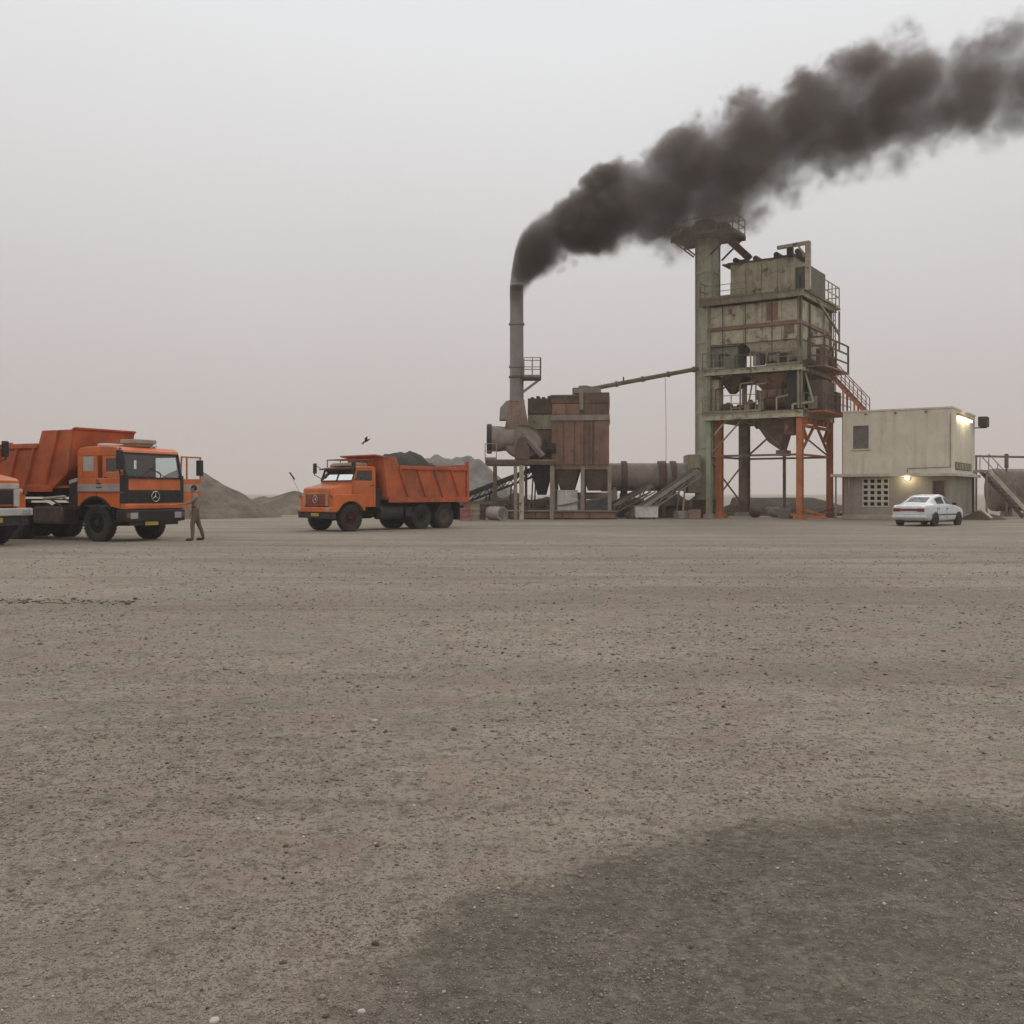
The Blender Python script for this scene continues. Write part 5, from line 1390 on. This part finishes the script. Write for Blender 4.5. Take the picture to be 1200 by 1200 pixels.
cs = thing('chimney', 'tall grey steel chimney pouring out black smoke', 'chimney', (XP(605.5, 56.7), 56.7, 0), 0)
zk0, zk1 = ZP(476, 56.7), ZP(335, 56.7)
b = MB(); b.lathe([(.42, zk0-.4), (.405, zk0), (.385, zk1-.35)], 28, 'z'); b.build('stack', GREY_S, cs)
b = MB(); b.lathe([(.385, zk1-.35), (.38, zk1), (.345, zk1), (.35, zk1-1.2)], 28, 'z'); b.build('sooty_rim', SOOT, cs)
for py_ in (380, 430, 442, 470):
    b = MB(); z = ZP(py_, 56.7); b.lathe([(.40, z-.06), (.46, z-.05), (.46, z+.05), (.40, z+.06)], 28, 'z'); b.build('flange', GREY_S if py_ != 442 else RUST_D, cs)
zp_ = ZP(443, 56.7); xr = XP(634, 56.7) - XP(605.5, 56.7)
b = MB(); b.box(.30, xr, -.6, .6, zp_-.1, zp_); b.bar((.38, -.5, zp_-.8), (xr-.1, -.5, zp_-.1), .06); b.bar((.38, .5, zp_-.8), (xr-.1, .5, zp_-.1), .06); po = b.build('sampling_platform', RUST_D, cs)
rail('guard_rail', TAUPE, po, [(.42,-.57,zp_), (xr-.03,-.57,zp_), (xr-.03,.57,zp_), (.42,.57,zp_)], 1.1, .5)
ladder('ladder', TAUPE, cs, (.12, .46, zd), (.12, .46, zp_), .4)
for s in (-1, 1):
    pass

# ---------------------------------------------------------------- long pipe from filter house to tower
pp = MB(); a, c = P(686, 457, 57.8), P(818, 432, 60.0)
pp.tube(a, c, .13, n=12)
for k in range(5): m = a.lerp(c, .04+.23*k); d = (c-a).normalized(); pp.tube(m-d*.06, m+d*.06, .18, n=12)
m = a.lerp(c, .33); pp.bar(m, m+Vector((0,0,.35)), .08)
pp.box(a.x-.75, a.x-.1, a.y-.35, a.y+.35, a.z-.45, a.z+.1)
tag(pp.build('screw_conveyor', BROWN_S), 'slender brown pipe sloping from filter house roof to the elevator shaft', 'pipe')
cb = MB(); m = a.lerp(c, .70); n_ = [m + Vector((.10*math.sin(3.1*i/12.0)*.6, 0, -i*(m.z-1.2)/12)) for i in range(13)]; cb.path(n_, .014, 5)
tag(cb.build('hanging_cable', SOOT), 'thin cable hanging straight down from the sloping pipe', 'cable')

# ---------------------------------------------------------------- dryer drum
Yd = 60.6
dr = thing('dryer_drum', 'long horizontal taupe dryer drum between filter house and elevator', 'dryer drum', (XP(713, Yd), Yd, 0), R(-2))
XD = lambda px: XP(px, Yd) - XP(713, Yd)
zd_ = ZP(559, Yd); rd = .86
b = MB(); b.lathe([(rd*.9, XD(709)), (rd, XD(709)), (rd, XD(808))], 32, 'x'); b.build('drum_shell', TAUPE, dr, loc=(0,0,zd_))
for px_ in (731, 775, 788):
    b = MB(); w_ = .16 if px_ != 775 else .24; x = XD(px_); b.lathe([(rd, x-w_), (rd+.13, x-w_), (rd+.13, x+w_), (rd, x+w_)], 32, 'x'); b.build('riding_ring', RUST_D, dr, loc=(0,0,zd_))
b = MB(); b.box(XD(803), XD(818), -1.0, 1.0, zd_-1.0, zd_+1.35); b.build('inlet_hood', OLIVE_D, dr, .04)
b = MB(); b.box(XD(705), XD(713), -.9, .9, zd_-.9, zd_+.7); b.tube((XD(700), 0, zd_), (XD(706), 0, zd_), .35, n=16); b.build('burner_hood', RUST_D, dr, .04)
b = MB(); b.box(XD(716), XD(805), -.85, -.7, .75, 1.0); b.box(XD(716), XD(805), .7, .85, .75, 1.0)
for px_ in (722, 750, 776, 800): x = XD(px_); b.box(x-.1, x+.1, -.84, -.71, 0, .74); b.box(x-.1, x+.1, .71, .84, 0, .74); b.box(x-.08, x+.08, -.7, .7, .78, .95)
b.build('drum_frame', RUST_D, dr)
for px_ in (731, 775):
    for s in (-1, 1):
        b = MB(); x = XD(px_); b.tube((x-.15, s*.62, zd_-.88), (x+.15, s*.62, zd_-.88), .2, n=14); b.box(x-.2, x+.2, s*.62-.18, s*.62+.18, .96, zd_-1.0); b.build('support_roller', SOOT, dr)

# ---------------------------------------------------------------- conveyors
def conveyor(label, p, q, w, mat, posts=(.5,), group=None):
    t = thing('belt_conveyor', label, 'conveyor', group=group)
    p, q = Vector(p), Vector(q); d = (q-p).normalized(); s = d.cross(Vector((0,0,1))).normalized()*w/2
    up = s.cross(d).normalized()
    if up.z < 0: up = -up
    for k in (-1, 1):
        b = MB(); b.bar(p + s*k, q + s*k, .09, .2); b.bar(p + s*k - up*.42, q + s*k - up*.42, .07)
        n = max(4, int((q-p).length/.8))
        for i in range(n+1):
            m = p.lerp(q, i/n) + s*k; b.bar(m, m - up*.42, .05)
            if i < n: b.bar(m - up*.42, p.lerp(q, (i+1)/n) + s*k, .045)
        b.build('side_truss', mat, t)
    b = MB(); b.add([p - s*.9 + up*.14, p + s*.9 + up*.14, q + s*.9 + up*.14, q - s*.9 + up*.14, p - s*.9 + up*.10, p + s*.9 + up*.10, q + s*.9 + up*.10, q - s*.9 + up*.10], [(0,1,2,3),(7,6,5,4),(0,4,5,1),(1,5,6,2),(2,6,7,3),(3,7,4,0)]); b.build('belt', BELT, t)
    for e in (p, q): b = MB(); b.tube(e - s*.9, e + s*.9, .16, n=14); b.build('end_drum', RUST_D, t)
    for f in posts:
        b = MB(); m = p.lerp(q, f)
        for k in (-1, 1): b.bar(m + s*k - up*.4, Vector((m.x + s.x*k*1.2, m.y + s.y*k*1.2, 0)), .09)
        b.build('trestle', mat, t)
    return t
CG = 'belt conveyors of the asphalt plant'
conveyor('pale brown belt conveyor rising from the ground to the foot of the elevator', P(737, 604, 57.4), P(815, 551, 58.6), .7, TAUPE, (.35,.75), CG)
conveyor('short dark belt conveyor in front of the dryer drum', P(716, 593, 58.4), P(762, 569, 59.2), .6, BROWN_S, (.7,), CG)
conveyor('long dark belt conveyor behind the fan legs rising toward the right', P(545, 581, 63), P(628, 549, 62), .9, SOOT, (.3,.65,.95), CG)
conveyor('low rusty belt conveyor running level behind the tipper tail', P(548, 590, 61), P(640, 588, 61.5), .8, BROWN_S, (.15,.5,.85), CG)

# ---------------------------------------------------------------- loose plant clutter
def barrel(px, py_, Y, r, h, mat, label):
    b = MB(); b.lathe([(0,0),(r,0),(r,.02),(r*.98,.04),(r*.98,h*.33-.03),(r*1.03,h*.33),(r*.98,h*.33+.03),(r*.98,h*.66-.03),(r*1.03,h*.66),(r*.98,h*.66+.03),(r*.98,h-.03),(r,h-.02),(r,h),(r*.93,h),(r*.93,h-.03),(0,h-.03)], 22, 'z')
    return tag(b.build('oil_drum', mat, loc=(XP(px, Y), Y, 0)), label, 'barrel', 'oil drums by the plant')
DRUM_R = worn('faded_red_drum', (.30,.10,.075), .6, dust=.4, rust=.25); DRUM_G = worn('tan_drum', (.30,.25,.18), .7, dust=.4, rust=.3)
barrel(545, 611, 53.5, .31, .92, DRUM_R, 'faded red oil drum behind the rear wheel of the loaded tipper')
barrel(556, 610, 54.5, .30, .90, DRUM_G, 'tan oil drum between red drum and concrete pipe')
barrel(563, 610, 55.4, .30, .88, RUST_D, 'dark rusty oil drum next to the concrete pipe')
cp = MB()
cp.lathe([(.30,-.55),(.38,-.55),(.38,.55),(.30,.55),(.30,-.55)][:-1], 26, 'x'); cp.lathe([(.30,.55),(.30,-.55)], 26, 'x')
o = cp.build('concrete_pipe', CONC, loc=(XP(582, 54.5), 54.5, .38), rotz=R(-52)); tag(o, 'short pale concrete pipe lying with its dark open end showing', 'pipe')
wb = MB(); wb.box(-.65,.65,-.4,.4,.1,.72); o = wb.build('white_crate', worn('whitewashed_box', (.58,.56,.52), .8, dust=.3), loc=(XP(757, 56.9), 56.9, 0), bevel=.02)
tag(o, 'whitewashed box under the sloping pale brown conveyor', 'box')
b = MB(); b.box(-.67,.67,-.42,.42,.72,.77); b.box(-.6,-.5,-.35,.35,0,.1); b.box(.5,.6,-.35,.35,0,.1); b.build('lid', CONC, o)
wc = thing('white_cabinet', 'white metal cabinet standing on the skid under the filter house', 'cabinet', (XP(653, 57.1), 57.1, .47))
cw = XP(677, 57.1) - XP(653, 57.1); b = MB(); b.box(0, cw, 0, .45, .0, 1.22); b.build('carcass', PALE, wc, .015)
for k in range(3): MB().box(cw*k/3+.02, cw*(k+1)/3-.02, -.03, 0, .04, 1.18 if k < 2 else .74).build('cabinet_door', worn('cream_white_paint', (.60,.57,.53), .6, dust=.2), wc, .008)
def slab_block(px, Y, w, d, h, label, mat, rot):
    b = MB(); b.box(-w/2, w/2, -d/2, d/2, 0, h); o = b.build('concrete_block', mat, loc=(XP(px, Y), Y, 0), rotz=rot, bevel=.03); return tag(o, label, 'block', 'concrete blocks lying around the plant')
slab_block(802, 58.0, 1.1, .7, .45, 'weathered concrete block beside the elevator boot', CONC, .3)
slab_block(814, 57.4, .7, .5, .55, 'reddish concrete block against the elevator boot', worn('reddish_block', (.25,.15,.12), .9), -.2)
# scrap lying under the tower
def scrap(label, px, Y, mat, kind):
    b = MB(); x = XP(px, Y)
    if kind == 'tub': b.frustum((-.45,.45,-.35,.35,.02), (-.6,.6,-.5,.5,.55)); b.bar((-.62,-.52,.55), (.62,-.52,.55), .06); b.bar((-.62,.52,.55), (.62,.52,.55), .06)
    elif kind == 'frame':
        for y in (-.4,.4): b.bar((-1.0,y,.08), (1.0,y,.25), .14)
        for q in (-.8,0,.8): b.bar((q,-.4,.14+q*.08), (q,.4,.14+q*.08), .1)
        b.bar((-.9,.1,.2), (.6,-.2,.62), .12)
    elif kind == 'bag': 
        b.ball((0,0,.32), .5, 14, (1,.8,.66)); b.ball((.35,.1,.5), .28, 10, (1,.8,.7))
    return tag(b.build({'tub':'steel_skip','frame':'scrap_metal','bag':'full_sack'}[kind], mat, loc=(x, Y, 0), rotz=random.random()*3), label, {'tub':'skip','frame':'scrap frame','bag':'sack'}[kind])
scrap('grey steel skip between the tower legs', 922, 58.6, GREY_S, 'tub')
scrap('orange scrap frame beside the front tower leg', 948, 57.2, ORUST, 'frame')
scrap('rust red scrap frame under the rear tower leg', 968, 60.2, RUST, 'frame')
scrap('dark full sack slumped near the brown tower leg', 885, 60.5, RUST_D, 'bag')
scrap('olive full sack lying on the ground under the chute', 908, 61.0, OLIVE_D, 'bag')

# ================================================================ control building
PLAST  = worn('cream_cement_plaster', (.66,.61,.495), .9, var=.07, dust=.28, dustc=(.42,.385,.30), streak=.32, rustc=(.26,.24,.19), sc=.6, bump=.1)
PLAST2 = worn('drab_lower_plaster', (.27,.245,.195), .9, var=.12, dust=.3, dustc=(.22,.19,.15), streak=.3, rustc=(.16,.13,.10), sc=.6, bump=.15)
BLOCKM = worn('pale_vent_block', (.50,.47,.39), .9, dust=.2)
DARKIN = worn('interior_shade', (.03,.027,.024), .9, dust=0)
bW, bD = 5.8, 7.2
B0 = Vector((18.97, 56.24))
bl = thing('control_building', 'two-storey cream plastered control building with overhanging upper floor', 'building', (B0.x, B0.y, 0), TA)
def BX(px, y=0.0):
    k = (px-600)/F; b0 = B0 + tv*y; return (k*b0.y - b0.x)/(tu.x - k*tu.y)
def BY(px, x=bW):
    k = (px-600)/F; b0 = B0 + tu*x; return (k*b0.y - b0.x)/(tv.x - k*tv.y)
zs_, ztp = 2.52, 6.1
def wall_with_hole(b, x0, x1, z0, z1, holes, y0, y1):
    xs = sorted({x0, x1, *[h[0] for h in holes], *[h[1] for h in holes]})
    for a, c in zip(xs[:-1], xs[1:]):
        hz_ = sorted([(h[2], h[3]) for h in holes if h[0] <= a+1e-6 and h[1] >= c-1e-6]); z = z0
        for p, q in hz_:
            if p > z + 1e-4: b.box(a, c, y0, y1, z, p)
            z = q
        if z < z1 - 1e-4: b.box(a, c, y0, y1, z, z1)
def clean(o):
    bm = bmesh.new(); bm.from_mesh(o.data); bmesh.ops.remove_doubles(bm, verts=bm.verts, dist=.0005)
    seen = {}
    for f in bm.faces: seen.setdefault(frozenset(v.index for v in f.verts), []).append(f)
    bmesh.ops.delete(bm, geom=[f for fs in seen.values() if len(fs) > 1 for f in fs], context='FACES_ONLY')
    bmesh.ops.recalc_face_normals(bm, faces=bm.faces); bm.to_mesh(o.data); bm.free(); return o
# lower storey
lx0, lx1 = .02, bW-.12
vx0, vx1 = BX(1010), BX(1041.5); vz0, vz1 = ZP(594, 55.2), ZP(560.5, 55.2)
dx0, dx1 = BX(1092), BX(1107.5)
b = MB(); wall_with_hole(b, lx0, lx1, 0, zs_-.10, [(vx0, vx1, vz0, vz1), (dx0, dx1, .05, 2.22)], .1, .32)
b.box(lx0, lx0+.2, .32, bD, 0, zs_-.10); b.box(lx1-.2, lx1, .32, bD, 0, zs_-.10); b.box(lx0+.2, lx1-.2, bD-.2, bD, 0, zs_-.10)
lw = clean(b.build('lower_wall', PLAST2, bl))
b = MB(); b.box(lx0-.06, lx1+.06, .02, bD, 0, .28); b.build('plinth', CONC, bl, .02)
b = MB(); b.box(lx0+.25, lx1-.25, 1.6, 1.65, 0, zs_-.12); b.box(lx0+.25, lx1-.25, .33, 1.6, .0, .02); b.build('room_shade_panel', DARKIN, bl)  # near-black wall and floor paint the room's shade behind the openings
cwid, chei = (vx1-vx0)/4, (vz1-vz0)/5
vb = MB(); hw_, hh_ = cwid/2-.006, chei/2-.006; t_ = .055
for (x0, x1, z0, z1) in ((-hw_,hw_,hh_-t_,hh_),(-hw_,hw_,-hh_,-hh_+t_),(-hw_,-hw_+t_,-hh_+t_,hh_-t_),(hw_-t_,hw_,-hh_+t_,hh_-t_)): vb.box(x0, x1, -.06, .10, z0, z1)
vb.box(-hw_+t_, hw_-t_, .02, .06, -.022, .022) if False else None
vm = vb.mesh('vent_block', BLOCKM)
for i in range(4):
    for j in range(5): link('vent_block', vm, lw, loc=(vx0 + cwid*(i+.5), .14, vz0 + chei*(j+.5)))
b = MB()
for (x0, x1, z0, z1) in ((dx0, dx0+.07, .05, 2.22), (dx1-.07, dx1, .05, 2.22), (dx0+.07, dx1-.07, 2.15, 2.22)): b.box(x0, x1, .07, .2, z0, z1)
do = b.build('door_frame', BROWN_S, lw)
b = MB(); b.box(dx0+.08, dx1-.08, .17, .21, .06, 2.14)
d_ = b.build('door', worn('dark_brown_door', (.06,.04,.032), .6, dust=.2), lw)
for z0, z1 in ((.2, 1.0), (1.12, 2.0)): MB().box(dx0+.18, dx1-.18, .155, .17, z0, z1).build('door_panel', RUST_D, d_, .01)
b = MB(); b.box(dx1-.2, dx1-.14, .12, .17, 1.02, 1.08); b.build('door_handle', SILVER, d_)
# floor slab, upper storey, parapet
b = MB(); b.box(BX(975), bW+.28, -.35, bD+.3, zs_-.09, zs_+.08); b.build('floor_slab', BLOCKM, bl, .015)
wx0, wx1 = BX(999.5), BX(1018); wz0, wz1 = ZP(526, 55.8), ZP(499, 55.8)
b = MB(); wall_with_hole(b, 0, bW, zs_+.09, ztp, [(wx0, wx1, wz0, wz1)], 0, .22)
b.box(0, .22, .22, bD, zs_+.09, ztp); b.box(bW-.22, bW, .22, bD, zs_+.09, ztp); b.box(.22, bW-.22, bD-.22, bD, zs_+.09, ztp)
uw = clean(b.build('upper_wall', PLAST, bl))
b = MB(); b.box(-.05, bW+.05, -.05, bD+.05, ztp, ztp+.10); b.build('parapet_coping', PLAST, bl, .01)
b = MB(); b.box(.25, bW-.25, .25, bD-.25, ztp-.4, ztp-.25); b.build('roof', CONC, bl)
b = MB()
for (x0, x1, z0, z1) in ((wx0, wx0+.07, wz0, wz1), (wx1-.07, wx1, wz0, wz1), (wx0+.07, wx1-.07, wz1-.07, wz1), (wx0+.07, wx1-.07, wz0, wz0+.07)): b.box(x0, x1, .04, .12, z0, z1)
xm, zm_ = (wx0+wx1)/2, (wz0+wz1)/2
b.box(xm-.025, xm+.025, .05, .11, wz0+.07, wz1-.07); b.box(wx0+.07, wx1-.07, .055, .105, zm_-.02, zm_+.02)
wo = b.build('window', BROWN_S, uw)
gm = worn('dusty_window_glass', (.10,.095,.095), .2, dust=.45, dustc=(.24,.21,.2), bump=0)
for a, c in ((wx0+.07, xm-.025), (xm+.025, wx1-.07)):
    for p, q in ((wz0+.07, zm_-.02), (zm_+.02, wz1-.07)): MB().box(a, c, .075, .085, p, q).build('pane', gm, wo)
b = MB(); b.box(wx0-.08, wx1+.08, -.06, .06, wz0-.09, wz0-.005); b.build('window_sill', BLOCKM, uw)
for px_, y_ in ((979.5, -.2),):
    b = MB(); b.tube((BX(px_, y_), y_, 0), (BX(px_, y_), y_, zs_-.09), .05, n=10); b.build('slab_prop', GREY_S, bl)
b = MB(); b.tube((bW+.2, bD*.75, 0), (bW+.2, bD*.75, zs_-.09), .07, n=10); b.build('slab_prop', SOOT, bl)
# low window strip and lamp on the side wall
ya, yb_ = BY(1119), BY(1138)
b = MB(); b.box(bW, bW+.03, ya, yb_, ZP(551, 55), ZP(542, 55)); vo = b.build('side_vent', BROWN_S, uw)
for k in range(6): y = ya + (yb_-ya)*(k+.5)/6; MB().box(bW+.03, bW+.06, y-.3, y+.3, ZP(550, 55), ZP(543.5, 55)).build('vent_slat', OLIVE_D, vo)
b = MB(); b.tube((.35, -.06, .3), (.35, -.06, zs_-.1), .045, n=8); b.build('drain_pipe', TAUPE, bl)
b = MB(); b.path([(BX(1063.5), -.02, zs_+.1), (BX(1063.5), -.02, zs_+.35), (bW-.1, -.02, zs_+.4), (bW-.1, -.02, ztp-.3)], .018, 6); b.build('cable_conduit', BROWN_S, uw)
b = MB()
for k in range(3): b.box(1.2+k*1.6, 1.34+k*1.6, -.09, .0, ztp-.16, ztp-.09)
b.build('roof_spout', BROWN_S, uw)
# lamps: these give off light
WARM = emit('lit_lamp_lens', (1.0, .87, .60), 11.0)
b = MB(); lx = BX(1063.5); lz = ZP(560, 55); b.box(lx-.14, lx+.14, .02, .1, lz-.1, lz+.12); lo_ = b.build('wall_lamp', BROWN_S, lw, .02)
b = MB(); b.ball((lx, -.06, lz), .13, 14); b.build('lamp_globe', WARM, lo_)
yl0, yl1 = BY(1121), BY(1136); lz2 = ZP(491.5, 55.5)
b = MB(); b.box(bW+.02, bW+.12, yl0, yl1, lz2+.10, lz2+.22); b.bar((bW, (yl0+yl1)/2, lz2+.16), (bW+.2, (yl0+yl1)/2, lz2+.16), .1); lo2 = b.build('strip_lamp', BROWN_S, uw, .01)
b = MB(); b.tube((bW+.12, yl0+.05, lz2), (bW+.12, yl1-.05, lz2), .06, n=12); b.build('lamp_tube', WARM, lo2)
for name, p, e, r in (('wall_lamp_light', (lx, -.32, lz-.06), 24, .1), ('strip_lamp_light', (bW+.5, (yl0+yl1)/2, lz2), 16, .2)):
    ld = bpy.data.lights.new(name, 'POINT'); ld.energy = e; ld.color = (1, .85, .58); ld.shadow_soft_size = r
    lo = bpy.data.objects.new(name, ld); col.objects.link(lo); lo.parent = bl; lo.location = p
b = MB(); yq = BY(1146) if False else bD-.3; b.box(bW+.25, bW+.75, bD-.5, bD+.35, ZP(498, 57), ZP(486, 57)); b.bar((bW, bD-.1, ZP(499, 57)), (bW+.7, bD-.1, ZP(499, 57)), .07); ac = b.build('air_conditioner', CHASSIS, uw, .03)
b = MB()
for k in range(5): z = ZP(496.5, 57) + k*.09; b.box(bW+.3, bW+.7, bD-.52, bD-.5, z-.02, z+.02)
b.build('air_grille', SOOT, ac)
# roof camera box where the stair lands
b = MB(); c = P(1017, 483, 57.6); b.box(-.14, .14, -.14, .14, 0, .32); b.bar((0,0,-.5), (0,0,0), .06)
# landing and stair to the upper door
ls = thing('entrance_stair', 'pale steel stair running down to the right from the upper floor landing', 'stair')
p, q = P(1153.5, 551, 59.0), P(1205, 611, 58.2); q.z = .05
dirn = (q-p).normalized(); side = Vector((0, 1, 0))*.55
for s in (-1, 1):
    b = MB(); b.bar(p + side*s, q + side*s, .07, .24); b.build('stringer', BLOCKM if s < 0 else TAUPE, ls)
    b = MB(); up = Vector((0,0,.95))
    for i in range(6): m = p.lerp(q, i/5) + side*s; b.bar(m, m+up, .04)
    b.bar(p + side*s + up, q + side*s + up, .05); b.build('handrail', TAUPE, ls)
tr = MB().box(-.15, .15, -.54, .54, -.02, .02).mesh('tread', BROWN_S)
for i in range(1, 13): link('tread', tr, ls, loc=p.lerp(q, i/13))
b = MB(); pw = p; b.box(p.x-1.5, p.x, p.y-.6, p.y+.6, p.z-.12, p.z); b.build('landing', TAUPE, ls)
for x in (p.x-.1, p.x-1.3):
    b = MB(); b.bar((x, p.y-.5, 0), (x, p.y-.5, p.z-.12), .09); b.build('landing_post', TAUPE, ls)
# bitumen tank behind the stair
bt = thing('bitumen_tank', 'big brown horizontal bitumen tank behind the pale steel stair', 'tank', (XP(1240, 64), 64, 0), R(-6))
hl_ = XP(1240, 64) - XP(1166, 64); r_ = 1.38; zt_ = 1.72
b = MB(); b.lathe([(0, -hl_-.28), (r_*.55, -hl_-.22), (r_*.88, -hl_-.08), (r_, -hl_), (r_, hl_), (r_*.88, hl_+.08), (r_*.55, hl_+.22), (0, hl_+.28)], 40, 'x'); b.build('tank_shell', worn('brown_tank_lagging', (.165,.13,.11), .75, var=.2, dust=.3, rust=.25, streak=.4), bt, loc=(0,0,zt_))
for k in range(5):
    x = -hl_ + .3 + (2*hl_-.6)*k/4; b = MB(); b.lathe([(r_, x-.06), (r_+.035, x-.06), (r_+.035, x+.06), (r_, x+.06)], 40, 'x'); b.build('tank_band', BROWN_S, bt, loc=(0,0,zt_))
for k in range(3):
    x = -hl_*.75 + hl_*.75*k; b = MB(); b.box(x-.15, x+.15, -1.0, 1.0, 0, zt_-r_+.38); b.build('saddle', CONC, bt)
pr = MB(); zr = ZP(534.5, 61.5); pr.tube((XP(1143, 61.5), 61.5, zr), (XP(1260, 61.5), 61.5, zr-.12), .07, n=10)
pr.tube((XP(1179.5, 61.5), 61.5, zr-.75), (XP(1179.5, 61.5), 61.5, zr+.14), .12, n=12)
pr.tube((XP(1179.5, 61.5), 61.5, 0), (XP(1179.5, 61.5), 61.5, zr-.75), .06, n=10); pr.tube((XP(1144, 61.5), 61.5, 0), (XP(1144, 61.5), 61.5, zr), .06, n=10); pr.tube((XP(1250, 61.5), 61.5, 0), (XP(1250, 61.5), 61.5, zr-.1), .06, n=10)
tag(pr.build('bitumen_pipe', BROWN_S), 'raised brown pipe with a valve running right from the building', 'pipe')
tb = MB()
tb.bar(P(1149, 597, 55.2), P(1162, 607, 54.4), .14, .07)
o = tb.build('timber_plank', BLOCKM); tag(o, 'pale plank leaning on rubble right of the parked car', 'plank')
heap((XP(1153, 55.6), 55.6, 0), [(-.3,0,.55,1.0),(.5,.1,.38,.9)], 1.8, 1.2, heap_mat('rubble_brown', (.12,.095,.08)), 'little brown rubble mound under the leaning plank', 'rubble_mound', 36, None, .07)

# ================================================================ haze
HAZE_D = 0.0009
hm, hn, hl, hb = nodes('dust_haze'); hn.remove(hb)
hv = hn.new('ShaderNodeVolumePrincipled')
hv.inputs['Color'].default_value = (.90, .84, .80, 1)
hv.inputs['Density'].default_value = HAZE_D
hv.inputs['Anisotropy'].default_value = 0.2
hl.new(hv.outputs[0], hn['Material Output'].inputs['Volume'])
hm.cycles.homogeneous_volume = True
tag(MB().box(-1450, 1450, -1450, 1450, -1.2, 48).build('haze', hm), 'thin pale dust haze hanging over the whole yard', 'haze', kind='stuff')
